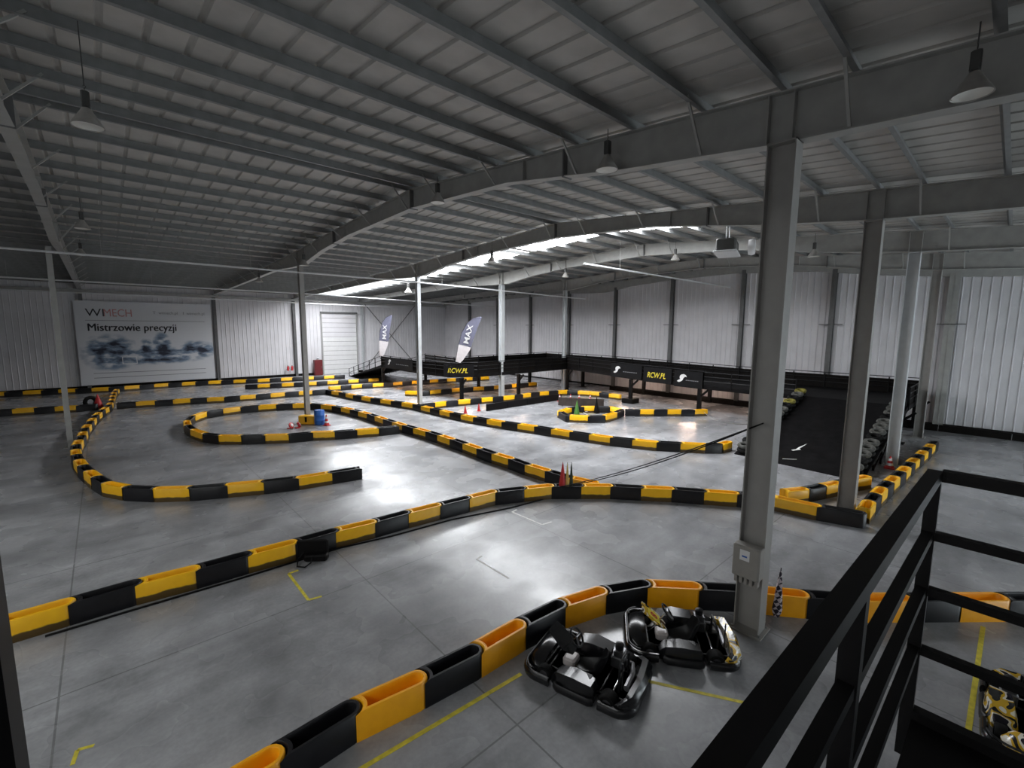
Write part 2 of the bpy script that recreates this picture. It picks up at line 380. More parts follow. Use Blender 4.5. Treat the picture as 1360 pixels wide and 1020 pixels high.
# ------------------------------------------------------------------ portal frames
def ibeam_column(mb, h, d=0.40, b=0.30, t=0.022):     # web along X, flanges facing Y ... d = depth along Y
    mb.box((-b/2, -d/2, 0.03), (b/2, -d/2 + t, h)); mb.box((-b/2, d/2 - t, 0.03), (b/2, d/2, h))
    mb.box((-t/2, -d/2 + t, 0.03), (t/2, d/2 - t, h))
    mb.box((-b/2, -d/2, h - 0.03), (b/2, d/2, h))
    return mb
rnames = ['nearest the banner on the left', 'carrying the electrical box column', 'second along the hall', 'third along the hall', 'fourth along the hall, before the gable wall']
ys = sorted(set([-14.0, 57.1] + [y for y, _ in TOP if -14 < y < 57.1] + [y for y, _ in BOT if -14 < y < 57.1]))
for k, x in enumerate(FX):
    rf = thing('roof_rafter', 'grey haunched steel roof rafter, ' + rnames[k], 'roof beam', (x, 0, 0), 0, 'roof rafters')
    web = MB(); n = len(ys)
    web.loft([[Vector((sx, y, lerp(BOT, y) + 0.02)) for sx in (-.012, .012)] + [Vector((sx, y, lerp(TOP, y) - 0.02)) for sx in (.012, -.012)] for y in ys])
    web.build('web', M['steel'], rf)
    for nm, tab, s in (('bottom_flange', BOT, 1), ('top_flange', TOP, -1)):
        fl = MB(); hw = 0.14
        fl.loft([[Vector((-hw, y, lerp(tab, y))), Vector((hw, y, lerp(tab, y))), Vector((hw, y, lerp(tab, y) + s*0.024)), Vector((-hw, y, lerp(tab, y) + s*0.024))] for y in ys])
        fl.build(nm, M['steel'], rf)
    for y in (3.06 - 0.2, 3.06 + 0.2, 9.5, 15.6, 21.9, 28.93 - .2, 28.93 + .2, 35.4, 45.0):
        MB().box((-0.13, y - 0.01, lerp(BOT, y) + 0.02), (0.13, y + 0.01, lerp(TOP, y) - 0.02)).build('stiffener', M['steel'], rf)
    for y in (8.0, 15.6, 23.3):
        MB().box((-0.16, y - 0.02, lerp(BOT, y) - 0.03), (0.16, y + 0.02, lerp(TOP, y) - 0.03)).build('splice_plate', M['post'], rf)
    py = sorted(PY)
    for y in py[1::2]:
        if not 0.5 < y < 56: continue
        for sgn in ((-1,) if k else (1,)):
            MB().bar((sgn*0.10, y, lerp(BOT, y) + 0.03), (sgn*0.75, y, lerp(TOP, y) + 0.10), 0.045).build('fly_brace', M['steel'], rf)
colname = {0: 'left, beside the banner', 1: '', 2: '', 3: '', 4: ''}
def column(x, y, label, m=None, d=0.40, b=0.30):
    c = thing('steel_column', label, 'column', (x, y, 0), 0, 'steel columns of the hall')
    h = lerp(BOT, y)
    ibeam_column(MB(), h - 0.002, d, b).build('shaft', m or M['column'], c)
    MB().box((-0.26, -0.3, 0), (0.26, 0.3, 0.03)).build('base_plate', m or M['column'], c)
    bo = MB()
    for sx in (-1, 1):
        for sy in (-1, 1):
            bo.lathe([(0.022, 0.03), (0.022, 0.06)], 6, Matrix.Translation((sx*0.2, sy*0.24, 0)))
    bo.build('anchor_bolts', M['purlin'], c)
    return c
column(FX[1] - 0.09, ROWS[0] - 0.10, 'large grey steel column with electrical box beside the parked karts', d=0.46, b=0.34)
column(FX[2], ROWS[0], 'grey steel column at the black barrier corner before the ramp', d=0.44, b=0.32)
column(FX[3], ROWS[0], 'pale white-lit steel column beside the right-hand tyre row', M['lightsteel'])  # lighter steel puts the daylight falling on this column into its colour
column(FX[4], ROWS[0], 'grey steel column at the far end of the right-hand barrier row')
column(FX[0] - 0.30, ROWS[1] + 1.15, 'slim grey steel column in front of the wall banner', M['steel'], d=0.26, b=0.20)
column(FX[1], ROWS[1], 'dark grey steel column standing behind the yellow box and blue barrel', d=0.32, b=0.26)
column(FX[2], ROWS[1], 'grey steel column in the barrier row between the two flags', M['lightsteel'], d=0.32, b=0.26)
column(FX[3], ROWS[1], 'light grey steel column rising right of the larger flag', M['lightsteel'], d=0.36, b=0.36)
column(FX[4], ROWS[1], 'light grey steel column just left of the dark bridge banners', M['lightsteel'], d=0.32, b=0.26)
# gable posts, end-wall posts (parts of the walls)
wg = bpy.data.objects['wall_gable']; we = bpy.data.objects['wall_end']
for k in range(-2, 9):
    y = 2.70 + 6.03 * k
    if y < Y0 + .3: continue
    mb = MB(); h = lerp(BOT, y) + 0.3; wdt = 0.15 if k else 0.24
    mb.box((GX - 0.30, y - wdt, 0), (GX - 0.32, y + wdt, h)); mb.box((GX - 0.085, y - wdt, 0), (GX - 0.055, y + wdt, h)); mb.box((GX - 0.34, y - 0.02, 0), (GX - 0.06, y + 0.02, h))
    mb.build('wall_post', M['post'] if k else M['steel'], wg)
    MB().box((GX - 0.32, y - 0.7, 6.2), (GX - 0.27, y + 0.7, 6.26)).build('post_arm', M['post'], wg)
rg_ = MB(); rg_.loft([[Vector((xx, y, zz)) for xx, zz in ((GX - 0.30, lerp(BOT, y) + .05), (GX - 0.06, lerp(BOT, y) + .05), (GX - 0.06, lerp(TOP, y)), (GX - 0.30, lerp(TOP, y)))] for y in ys])
tag(rg_.build('gable_rafter', M['steel']), 'dark steel rafter running along the top of the gable wall', 'roof beam')
for x in (FX[0], 9.0, 16.9, 25.2, 33.2):
    mb = MB(); h = 9.2
    mb.box((x - 0.14, EY - 0.36, 0), (x + 0.14, EY - 0.33, h)); mb.box((x - 0.14, EY - 0.09, 0), (x + 0.14, EY - 0.06, h)); mb.box((x - 0.02, EY - 0.36, 0), (x + 0.02, EY - 0.06, h))
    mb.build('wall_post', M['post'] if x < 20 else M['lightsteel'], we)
for p, q in (((25.6, 8.9), (33.0, 0.6)), ((25.6, 0.6), (33.0, 8.9))):
    MB().tube([(p[0], EY - 0.2, p[1]), (q[0], EY - 0.2, q[1])], 0.05, 6).build('wind_brace', M['post'], we)
# eaves beam at the end wall
struct(MB().box((X0, EY - 0.4, 8.85), (GX, EY - 0.08, 9.1)).build('trim_1', M['steel']))
struct(MB().box((X0, EY - 0.05 - 0.06, 0), (GX, EY - 0.052, 0.28)).build('baseboard_end', M['plinth']))
struct(MB().box((GX - 0.115, Y0, 0), (GX - 0.032, EY - 0.2, 0.12)).build('baseboard_gable', M['plinth']))

# thin white pipes hung along the hall under the rafters
for pts, lab in (([(-15, 28.55, 9.0), (15.5, 28.55, 9.02), (35.4, 28.55, 8.72)], 'long white pipe running along the middle column row'),
                 ([(-15, 43.0, 8.85), (13.8, 43.0, 8.80), (36.0, 43.0, 8.45)], 'long white pipe under the roof between columns and end wall'),
                 ([(-15, 53.0, 8.65), (27.2, 53.0, 8.40)], 'long white pipe nearest the end wall with the banner'),
                 ([(19.5, 15.9, 9.3), (39.5, 15.9, 9.25)], 'white pipe under the ridge running to the gable wall')):
    o = MB().tube(pts, 0.05, 8).build('hanging_pipe', M['pipe'], smooth=True); tag(o, lab, 'pipe', 'white pipes under the roof')
    for p, q in zip(pts, pts[1:]):
        nseg = max(1, int((q[0] - p[0]) / 6))
        for i in range(nseg):
            t = (i + .5) / nseg; x = p[0] + (q[0] - p[0]) * t; z = p[2] + (q[2] - p[2]) * t
            MB().tube([(x, p[1], z), (x, p[1], lerp(TOP, p[1]) + 0.02)], 0.008, 5).build('hanger_rod', M['steel'], o)

# ------------------------------------------------------------------ bell lamps under the roof
def lamp_meshes():
    n = 20
    sh = MB().lathe([(0.045, 0.42), (0.09, 0.40), (0.12, 0.33), (0.20, 0.20), (0.29, 0.05), (0.31, 0.0), (0.300, 0.0), (0.28, 0.05), (0.19, 0.19), (0.11, 0.32), (0.04, 0.34)], n, caps=False).mesh('bell_shade', M['lampshade'], True)
    bl = MB().cbox((0, 0, 0.60), (0.16, 0.16, 0.36), None, 0.02).mesh('ballast_housing', M['lampbox'])
    gl = MB().lathe([(0.005, 0.06), (0.20, 0.045), (0.285, 0.012), (0.285, 0.03), (0.2, 0.075), (0.005, 0.09)], n).mesh('lens', M['lampin'], True)
    hk = MB().tube([(0, 0, 0.78), (0, 0, 0.84), (0.03, 0, 0.88), (0, 0, 0.92), (-0.02, 0, 0.89)], 0.01, 6).mesh('hook', M['lampbox'])
    return sh, bl, gl, hk
LM = lamp_meshes()
def lamp(p, label, s=1.0):
    t = thing('bell_lamp', label, 'lamp', p, 0, 'bell lamps under the roof'); t.scale = (s, s, s)
    for me, nm in zip(LM, ('bell_shade', 'ballast_housing', 'lens', 'hook')): put(me, nm, t)
    top = lerp(TOP, p[1]) + 0.02
    if top - p[2] > 0.9 * s:
        MB().tube([(0, 0, 0.9), (0, 0, (top - p[2]) / s)], 0.012, 6).build('suspension_rod', M['lampbox'], t)
LAMPS = [((0.085, 10.2, 8.95), 'unlit bell lamp hanging at upper left near the left rafter', 0.68),
         ((-0.25, 24.0, 9.45), 'small unlit bell lamp below the large upper left one', 0.80),
         ((-0.5, 32.5, 9.4), 'small unlit bell lamp lowest of the three beside the left rafter', 0.80),
         ((8.6, 6.42, 9.3), 'unlit bell lamp in front of the main rafter, left of the tall column', 0.80),
         ((8.6, 13.25, 9.92), 'unlit bell lamp in front of the main rafter near the ridge', 0.80),
         ((8.6, 26.8, 9.2), 'unlit bell lamp in front of the main rafter above the dark column', 0.80),
         ((8.6, 36.5, 9.0), 'unlit bell lamp farthest along the main rafter towards the banner wall', 0.80),
         ((8.5, 0.66, 8.8), 'large unlit bell lamp at the upper right corner on the main rafter', 0.68),
         ((24.4, 13.3, 9.7), 'small bell lamp right of the skylight below the third rafter', 0.80),
         ((24.4, 6.5, 9.15), 'small pale bell lamp just right of the tall column at the third rafter', 0.80),
         ((24.4, 21.5, 9.4), 'small bell lamp under the third rafter left of the ridge pipe', 0.80),
         ((16.5, 20.0, 9.5), 'bell lamp in front of the long skylight on the second rafter', 0.80),
         ((20.2, 36.0, 8.9), 'flat pale bell lamp below the far part of the skylight', 1.0)]
for p, lab, s in LAMPS: lamp(p, lab, s)
# heater fan near the skylight end
h = thing('heater_fan', 'grey box heater with white fan hanging at the skylight end', 'heater', (19.9, 8.5, 9.0), 0.3)
MB().cbox((0, 0, 0.28), (1.5, 0.75, 0.5), None, 0.05).build('housing', M['lampbox'], h)
MB().cbox((0, 0, 0.0), (1.8, 0.9, 0.08), None, 0.02).build('deflector', M['pipe'], h)
MB().lathe([(0.05, 0), (0.30, 0.03), (0.34, 0.16), (0.30, 0.28), (0.05, 0.30)], 16, Matrix.Translation((0.3, -0.75, 0.25)) @ Matrix.Rotation(PI/2, 4, 'X')).build('fan_drum', M['white'], h, smooth=True)
for sx in (-0.6, 0.6):
    MB().tube([(sx, 0, 0.5), (sx*0.8, 0, 1.3)], 0.02, 6).build('hanger', M['pipe'], h)
# ------------------------------------------------------------------ barrier blocks
BL, BW, BH = 1.02, 0.36, 0.44
def block_mesh(name, m):
    R = BW / 2; r2 = R + 0.006; na = 8; w_ = 0.055
    def outline(i, rr, cc, half):      # i: inset in plan
        pts = []
        x_l = -BL / 2 + math.sqrt(max(cc*cc - half*half, 0)) if half < cc else -BL/2
        pts.append((x_l, -half)); pts.append((-0.15, -half)); pts.append((BL/2 - 0.02, -half))
        for k in range(1, na):
            a = -PI/2 + PI * k / na; pts.append((BL/2 - 0.02 + rr*math.cos(a), rr*math.sin(a)))
        pts.append((BL/2 - 0.02, half)); pts.append((-0.15, half)); pts.append((x_l, half))
        a1 = math.asin(min(1, half / cc))
        for k in range(1, na):
            a = a1 - 2*a1*k/na; pts.append((-BL/2 + cc*math.cos(a), cc*math.sin(a)))
        return pts
    o0 = outline(0, R, r2, R); o1 = outline(0.015, R - 0.018, r2 + 0.015, R - 0.018)
    i0 = outline(0, R - w_, r2 + w_, R - w_); i1 = outline(0, R - w_ - 0.012, r2 + w_ + 0.012, R - w_ - 0.012)
    V = lambda pts, z: [Vector((x, y, z)) for x, y in pts]
    mb = MB(); mb.loft([V(o0, 0), V(o0, BH - 0.02), V(o1, BH), V(i0, BH), V(i1, BH - 0.02), V(i1, 0.10)])
    return mb.mesh(name, m, True)
BM = {'y': block_mesh('yellow_barrier_block', M['by']), 'b': block_mesh('black_barrier_block', M['bb']), 'Y': block_mesh('clean_yellow_barrier_block', M['by_clean']), 'B': block_mesh('black_barrier_block_clean', M['bb'])}
NB = 0
def chain(segs, start, desc, frm, ext0=0, ext1=0, clean=False, colours=None, z=BH, closed=False, exact=False):
    """segs: list of (pixel points on the top centre line, number of blocks)"""
    global NB
    joints = []
    for pts, n in segs:
        P = [ground(x, y, z) for x, y in pts]
        if exact: J = P
        else:
            d = [0]
            for a, b in zip(P, P[1:]): d.append(d[-1] + (b - a).length)
            J = []
            for k in range(n + 1):
                t = d[-1] * k / n
                for i in range(len(P) - 1):
                    if t <= d[i+1] + 1e-9:
                        J.append(P[i].lerp(P[i+1], (t - d[i]) / max(1e-9, d[i+1] - d[i]))); break
        joints += J if not joints else J[1:]
    for _ in range(ext0): joints.insert(0, joints[0] + (joints[0] - joints[1]).normalized() * BL)
    for _ in range(ext1): joints.append(joints[-1] + (joints[-1] - joints[-2]).normalized() * BL)
    if closed: joints.append(joints[0])
    cnt = {'y': 0, 'b': 0}; c = start
    for k, (a, b) in enumerate(zip(joints, joints[1:])):
        if colours: c = colours[k]
        d = b - a; mid = (a + b) / 2
        nm = 'yellow' if c == 'y' else 'black'
        o = put(BM[c.upper() if clean else c], nm + '_barrier_block', None, (mid.x, mid.y, 0), (0, 0, math.atan2(d.y, d.x)), (d.length / BL, 1, 1))
        i = cnt[c]; cnt[c] += 1
        tag(o, '%s %s barrier block from %s, %s' % (ORD[i], nm, frm, desc), 'barrier block', 'track barrier blocks')
        NB += 1
        c = 'b' if c == 'y' else 'y'
chain([([(360,1002),(463,940),(552,900),(629,862),(690,827),(743,801),(796,784),(855,774)], 7), ([(855,774),(919,777),(990,781),(1064,788),(1137,793)], 4), ([(1137,793),(1327,792)], 3)],
      'b', 'foreground row by the karts', 'the lower left', 2, 2, clean=True)
chain([([(86,799),(175,774),(257,754),(327,735),(389,719),(442,704),(494,692),(538,680),(579,670),(617,661),(654,652)], 10),
       ([(654,652),(691,648),(731,644),(768,644),(811,644),(848,646),(893,648),(932,651),(977,654),(1020,657)], 9), ([(1020,657),(1082,670)], 1), ([(1082,670),(1142,680)], 1)],
      'b', 'long middle row', 'the left edge', 2)
chain([([(1040,651),(1060,650),(1087,645),(1112,640),(1132,635),(1151,632)], 5)], 'y', 'short branch to ramp foot', 'the fork')
chain([([(1146,676),(1165,653),(1183,637),(1199,624),(1211,612),(1223,602),(1233,593),(1241,586)], 14)], 'y', 'row right of the ramp', 'the black corner')
chain([([(481,620),(449,625),(407,632),(367,637),(320,641),(268,646),(220,648),(175,647),(143,641)], 8),
       ([(143,641),(124,630),(107,615),(100,601),(101,590),(109,577),(112,569),(119,560),(126,552),(134,545),(144,538.5),(148,532),(149,526),(151,521),(155,517)], 28)],
      'b', 'big left-hand bend', 'the free end')
chain([([(530,565),(503,568),(476,570),(450,572),(420,573),(391,576),(358,577),(327,578),(296,578),(274,575.5)], 9),
       ([(274,575.5),(257,570),(248,563.5),(248,557),(257,551),(271,547)], 5),
       ([(271,547),(292,543.5),(315,540.5),(337,538.5),(361,537),(382,536),(403,535.5),(421,536),(438,537.5),(453,540),(467,543),(477,545.5),(489,548.5),(500,552),(512,556),(525,560),(538,564),(551,567.5),(568,572),(583,576.5),(600,582),(618,588),(637,594.5),(656,601)], 23),
       ([(656,601),(679,608),(701,616),(728,624),(757,633),(790,640)], 5)],
      'b', 'loop around the blue barrel and tail', 'the inner tip')
chain([([(433,517),(450,520),(470,524),(494,528),(522,532),(550,536)], 10), ([(550,536),(572,541),(599,547),(629,553),(666,559),(709,565),(758,572.5),(812,580),(871,586),(934,589)], 18), ([(934,589),(955,589.5),(968,586)], 2)],
      'b', 'diagonal row to the ramp', 'the far tip')
chain([([(436,513.5),(477,510.5),(506,509),(532,507),(583,503.5),(628,501),(648,500)], 17)], 'y', 'far row under the bridge', 'the far tip')
chain([([(538,519),(560,519.5),(589,517),(617,515),(642,513.5),(662,512),(688,509.5),(711,507.5)], 13)], 'y', 'island row under the bridge', 'its left end')
chain([([(560,537),(590,533),(625,530),(658,527),(683,525),(706,521.5),(729,519.5),(751,518),(766,518.5),(783,519.5),(796,520.5),(808,522),(823,524)], 19)],
      'b', 'row passing beneath the bridge', 'the middle column', colours='bybybybybybybybyybyb')
chain([([(754,551),(779,552),(801,552),(816,548),(826,543.5),(812,540),(795,539.5),(775,539.5),(757,541),(744,545.5)], 9)], 'y', 'ring around the green cone', 'the front', closed=True, exact=True)
chain([([(830,543.5),(841,544),(863,544),(881,544),(901,544),(920,544),(937,543.5)], 6)], 'b', 'short row beside the ring', 'the ring')
chain([([(5,520.5),(57,518),(104,516),(150,514),(191,511),(229,508.5),(266,506.5),(300,505),(333,503.8),(364,502.4),(392,501),(419,499.8),(445,498.5),(456,498)], 25)], 'y', 'farthest row along end wall', 'the left edge', 1, colours='y' + 'by' * 12 + 'b')
chain([([(325,511),(346,510.4),(364,509.5),(397,508),(428,506.5),(455,505),(482,503.5),(501,502.5)], 12)], 'b', 'second row from end wall', 'its left end')
chain([([(16,543),(51,541),(80,539.5),(110,538),(126,536.5)], 4)], 'y', 'short row behind slim column', 'the left edge', 2)
chain([([(154,535),(179,533.5),(205,532),(254,529),(299,527),(340,524),(379,521),(415,518.5),(431,517.5)], 13)], 'b', 'row from bend to far tip', 'the left bend')
print('blocks', NB)
# black low walls of boards at the gable and in mid floor
bw = thing('rubber_wall', 'long black low rubber wall in front of the gable wall', 'barrier', (35.9, 0, 0))
yy = -12.0
while yy < 25.5:
    MB().cbox((0, yy + 1.45, 0.19), (0.12, 2.88, 0.38), None, 0.015).build('board', M['plinth'], bw); yy += 2.9
a, b = ground(646, 546), ground(745, 531)
d = b - a; bl = thing('board_wall', 'long black low board wall lying left of the ring', 'barrier', a, math.atan2(d.y, d.x)); n = 4
for k in range(n):
    MB().cbox((d.length*(k+.5)/n, 0, 0.25), (d.length/n - 0.02, 0.14, 0.5), None, 0.015).build('board', M['blackpaint'], bl)
a, b = ground(748, 543.5), ground(806, 546.5)
d = b - a; bl = thing('brown_panel', 'dark brown glossy panel standing behind the barrier ring', 'panel', a + Vector((1.0, 1.2, 0)), math.atan2(d.y, d.x))
MB().cbox((d.length/2, 0, 0.33), (d.length + .3, 0.05, 0.62), None, 0.01).build('sheet', M['brownboard'], bl)
for x in (0.2, d.length - 0.2): MB().box((x - .04, -0.2, 0), (x + .04, 0.2, 0.04)).build('foot', M['blackpaint'], bl)

# ------------------------------------------------------------------ raised track bridge with ramps
br = thing('track_bridge', 'black raised kart track bridge on posts along the gable wall', 'bridge')
SEC = [((21.67, 8.34), (21.38, 3.43), 0.03), ((30.2, 8.4), (30.2, 3.3), 2.0)]
SEC2 = [((30.25, 8.4), (36.2, 8.4), 2.0), ((30.3, 14.0), (36.2, 14.0), 2.02), ((30.8, 20.0), (36.2, 20.0), 2.15), ((31.6, 24.5), (36.2, 27.0), 2.25), ((32.2, 28.0), (36.2, 34.5), 2.3),
        ((26.5, 28.4), (27.2, 35.0), 2.2), ((22.6, 29.2), (25.8, 35.8), 2.1), ((20.9, 30.8), (25.4, 36.6), 2.05), ((20.3, 34.0), (25.3, 38.0), 2.1), ((20.4, 42.0), (25.4, 42.0), 2.15)]
SEC3 = [((20.4, 42.0), (25.4, 42.0), 2.15), ((21.6, 53.0), (26.0, 53.0), 0.03)]
T = 0.26
def slab(sec, name, m):
    mb = MB()
    mb.loft([[Vector((a[0], a[1], max(0.0, z - T))), Vector((b[0], b[1], max(0.0, z - T))), Vector((b[0], b[1], z)), Vector((a[0], a[1], z))] for a, b, z in sec])
    return mb.build(name, m, br)
slab(SEC, 'ramp_deck', M['asphalt']); slab(SEC2, 'deck', M['asphalt']); slab(SEC3, 'descent_deck', M['asphalt'])
MB().box((30.2, 3.3, 1.74), (36.2, 8.4, 2.0)).build('corner_deck', M['asphalt'], br)
# posts with brackets
for x, y, z in ((32.2, 27.9, 2.0), (30.77, 20.01, 1.88), (30.4, 14.25, 1.76), (26.52, 28.5, 1.9), (21.5, 29.95, 1.75), (20.5, 41.9, 1.88), (27.03, 34.8, 1.9), (33.4, 34.2, 2.0), (30.4, 8.2, 1.7), (30.4, 3.6, 1.7), (35.9, 3.6, 1.7), (35.9, 10, 1.7), (35.9, 16, 1.74), (35.9, 22, 1.88), (35.9, 29, 1.98), (25.3, 41.8, 1.88)):
    p = MB().box((x - 0.12, y - 0.12, 0.02), (x + 0.12, y + 0.12, z)).build('support_post', M['blackpaint'], br)
    MB().bar((x, y - 0.05, z - 0.55), (x, y - 0.6, z - 0.02), 0.12, 0.12).build('knee_brace', M['blackpaint'], p)
    MB().box((x - 0.28, y - 0.28, 0), (x + 0.28, y + 0.28, 0.03)).build('foot_plate', M['blackpaint'], p)
MB().cbox((30.77, 20.01, 0.2), (1.0, 1.0, 0.36), None, 0.03).build('concrete_foot', M['plinth'], br)
# guard rails: posts, three tubes, dark guard boards
def guard(path, h=0.95, panel=True, tubes=(0.35, 0.65, 0.95), step=1.9):
    for (x0, y0, z0), (x1, y1, z1) in zip(path, path[1:]):
        a, b = Vector((x0, y0, z0)), Vector((x1, y1, z1)); L_ = (b - a).length; n = max(1, round(L_ / step))
        for k in range(n + (1 if (x1, y1, z1) == path[-1] else 0)):
            p = a.lerp(b, k / n); MB().bar(p - Vector((0, 0, .2)), p + Vector((0, 0, h)), 0.06).build('rail_post', M['blackpaint'], br)
        for t in tubes:
            MB().tube([a + Vector((0, 0, t)), b + Vector((0, 0, t))], 0.028, 6).build('rail_tube', M['kartdark'], br)
        if panel:
            nrm = (b - a).cross(Vector((0, 0, 1))).normalized() * 0.05
            for k in range(n):
                p, q = a.lerp(b, k / n) + nrm, a.lerp(b, (k + 1) / n) + nrm
                MB().bar(p + Vector((0, 0, 0.40)), q + Vector((0, 0, 0.40)), 0.03, 0.90).build('guard_board', M['plinth'], br)
A_ = lambda sec, i=0: [(s[i][0], s[i][1], s[2]) for s in sec]
front = A_(SEC2)[:5]; bend = A_(SEC2)[5:]
guard(front[1:]); guard(front[:2], panel=False, tubes=(0.3, 0.6, 0.9)); guard([front[-1]] + bend)
guard([(36.2, 3.3, 2.0)] + A_(SEC2, 1)[:5], tubes=(0.35, 0.65, 1.0)); guard(A_(SEC2, 1)[4:])
guard([(36.2, 3.3, 2.0), (30.2, 3.3, 2.0)])
guard(A_(SEC3), panel=False, tubes=(0.45, 0.9)); guard(A_(SEC3, 1), panel=False, tubes=(0.45, 0.9))
# lattice below the right side of the ramp
for k in range(5):
    x = 23.5 + 1.5 * k; z = 0.03 + (x - 21.5) / 8.7 * 1.97 - T
    if z > 0.2:
        MB().bar((x, 3.45, 0), (x, 3.45, z), 0.08).build('lattice_post', M['blackpaint'], br)
        MB().bar((x, 3.45, 0.05), (x + 1.5, 3.45, z + 0.2), 0.05).build('lattice_bar', M['blackpaint'], br)

# white scuff marks on the ramp
for (x, y), (x2, y2), wd in (((23.1, 6.2), (24.1, 6.0), 0.09), ((23.0, 6.35), (23.25, 6.1), 0.2), ((22.2, 5.4), (22.5, 5.1), 0.05), ((22.0, 6.4), (22.2, 5.9), 0.04), ((22.1, 4.6), (22.4, 4.5), 0.04)):
    f_ = lambda x: 0.034 + (x - 21.55) / 8.65 * 1.97
    MB().bar((x, y, f_(x)), (x2, y2, f_(x2)), wd, 0.012).build('scuff_mark', M['wtape'], br)
for k, (x, y, z, rz) in enumerate(((34.6, 11, 1.64, 0), (34.6, 17, 1.76, 0), (34.8, 23, 1.84, 0), (29.5, 31.5, 1.86, PI/2), (24.0, 33.0, 1.74, PI/2), (22.8, 39.5, 1.8, 0))):
    t = thing('tube_lamp', '%s warm tube lamp below the bridge deck, counted from the ramp' % ORD[k], 'lamp', (x, y, z), rz, 'tube lamps under the bridge')
    MB().box((-0.05, -0.75, 0.03), (0.05, 0.75, 0.09)).build('fitting', M['white'], t)
    MB().tube([(0, -0.7, 0.0), (0, 0.7, 0.0)], 0.03, 8).build('tube', M['warmtube'], t)
# tyres
def tyre_mesh(name, m, R=0.31, r=0.09, n=18, k=8):
    mb = MB(); pts = [(math.cos(2*PI*i/n)*(R - r), math.sin(2*PI*i/n)*(R - r), 0) for i in range(n)]
    mb.tube(pts, r, k, True, 1.0, 1.05); return mb.mesh(name, m, True)
TM = {'k': tyre_mesh('black_tyre', M['rubber']), 'p': tyre_mesh('pale_painted_tyre', M['paintrub']), 'y': tyre_mesh('yellow_painted_tyre', M['yelrub'])}
def tyre_row(p, q, n, side, pat):
    p, q = Vector(p), Vector(q)
    ang = -math.atan2(q.z - p.z, (q - p).xy.length)
    for i in range(n):
        c = p.lerp(q, i / (n - 1))
        for lv in range(2):
            ch = pat[(i * 2 + lv) % len(pat)]
            nm = {'k': 'black', 'p': 'pale painted', 'y': 'yellow painted'}[ch]
            o = put(TM[ch], 'kart_tyre', None, (c.x + random.uniform(-.02, .02), c.y + random.uniform(-.02, .02), c.z + 0.14 + lv * 0.20), (0, ang, 0))
            tag(o, '%s tyre, %s of the %s stack up the %s edge of the ramp' % (nm, ('bottom', 'top')[lv], ORD[i], side), 'tyre', 'tyre stacks along the ramp')
tyre_row((21.95, 8.03, 0.10), (30.0, 8.08, 1.96), 14, 'left', 'kpkkkykkkpkykkkp')
tyre_row((21.8, 3.78, 0.10), (30.0, 3.65, 1.96), 14, 'right', 'kpkkkpkp')
# banners on the bridge (bird mark, yellow lettering)
BIRD = [(0.0, 0.02), (0.10, 0.10), (0.20, 0.14), (0.16, 0.22), (0.17, 0.32), (0.26, 0.40), (0.40, 0.43), (0.52, 0.38), (0.58, 0.28), (0.50, 0.29), (0.44, 0.27), (0.38, 0.20), (0.34, 0.10), (0.24, 0.02), (0.12, -0.02)]
def bridge_banner(a, b, z0, z1, kind, label):
    a, b = Vector((*a, 0)), Vector((*b, 0)); d = b - a; L_ = d.length
    t = thing('bridge_banner', label, 'banner', (a.x, a.y, z0), math.atan2(d.y, d.x), 'black banners on the bridge'); H_ = z1 - z0
    MB().box((0, -0.015, 0), (L_, 0.015, H_)).build('cloth', M['bannerblack'], t)
    if kind == 'text':
        me = text_mesh('RCW.PL', H_ * 0.52, M['printyellow'], 0.004, 0.004, 0.25, 'CENTER')
        put(me, 'lettering', t, (L_ / 2 - .1, -0.02, H_ * 0.32), (PI/2, 0, 0), (L_ * 0.62 / 2.05 / (H_*.52) * 0.62, 1, 1))
    else:
        s = H_ * 1.15
        MB().prism([(x * s, y * s) for x, y in BIRD], 0, 0.006, Matrix.Translation((L_ * 0.10, -0.016, H_ * 0.32)) @ Matrix.Rotation(PI/2, 4, 'X')).build('bird_mark', M['printwhite'], t)
        for k in range(7):
            MB().box((L_ * (0.42 + k*0.065), -0.02, H_ * 0.42), (L_ * (0.42 + k*0.065 + 0.045), -0.016, H_ * 0.47)).build('small_lettering', M['printgrey'], t)
def fr_pt(px):          # point on the front guard line under a pixel column
    best = None
    for (x0, y0, _), (x1, y1, _) in zip(front[1:], front[2:]):
        for k in range(101):
            x = x0 + (x1 - x0) * k / 100; y = y0 + (y1 - y0) * k / 100
            v = Vector((x, y, 2.4)) - EYE; p = CX + FPX * v.dot(rgt) / v.dot(fwd)
            if best is None or abs(p - px) < best[0]: best = (abs(p - px), x - 0.10, y)
    return best[1:]
bridge_banner(fr_pt(812), fr_pt(853), 1.92, 3.05, 'bird', 'black bridge banner with white bird mark, left of the yellow lettered one')
bridge_banner(fr_pt(856), fr_pt(893), 1.84, 2.97, 'text', 'black bridge banner with yellow RCW.PL lettering on the gable side')
bridge_banner(fr_pt(897), fr_pt(941), 1.76, 2.90, 'bird', 'black bridge banner with white bird mark, right of the yellow lettered one')
bridge_banner((20.33, 41.0), (20.26, 35.6), 1.95, 3.0, 'bird', 'black bridge banner with white bird mark at the far left bend')
bridge_banner((20.6, 31.2), (22.2, 29.2), 1.85, 2.9, 'text', 'black bridge banner with yellow RCW.PL lettering behind the middle column')

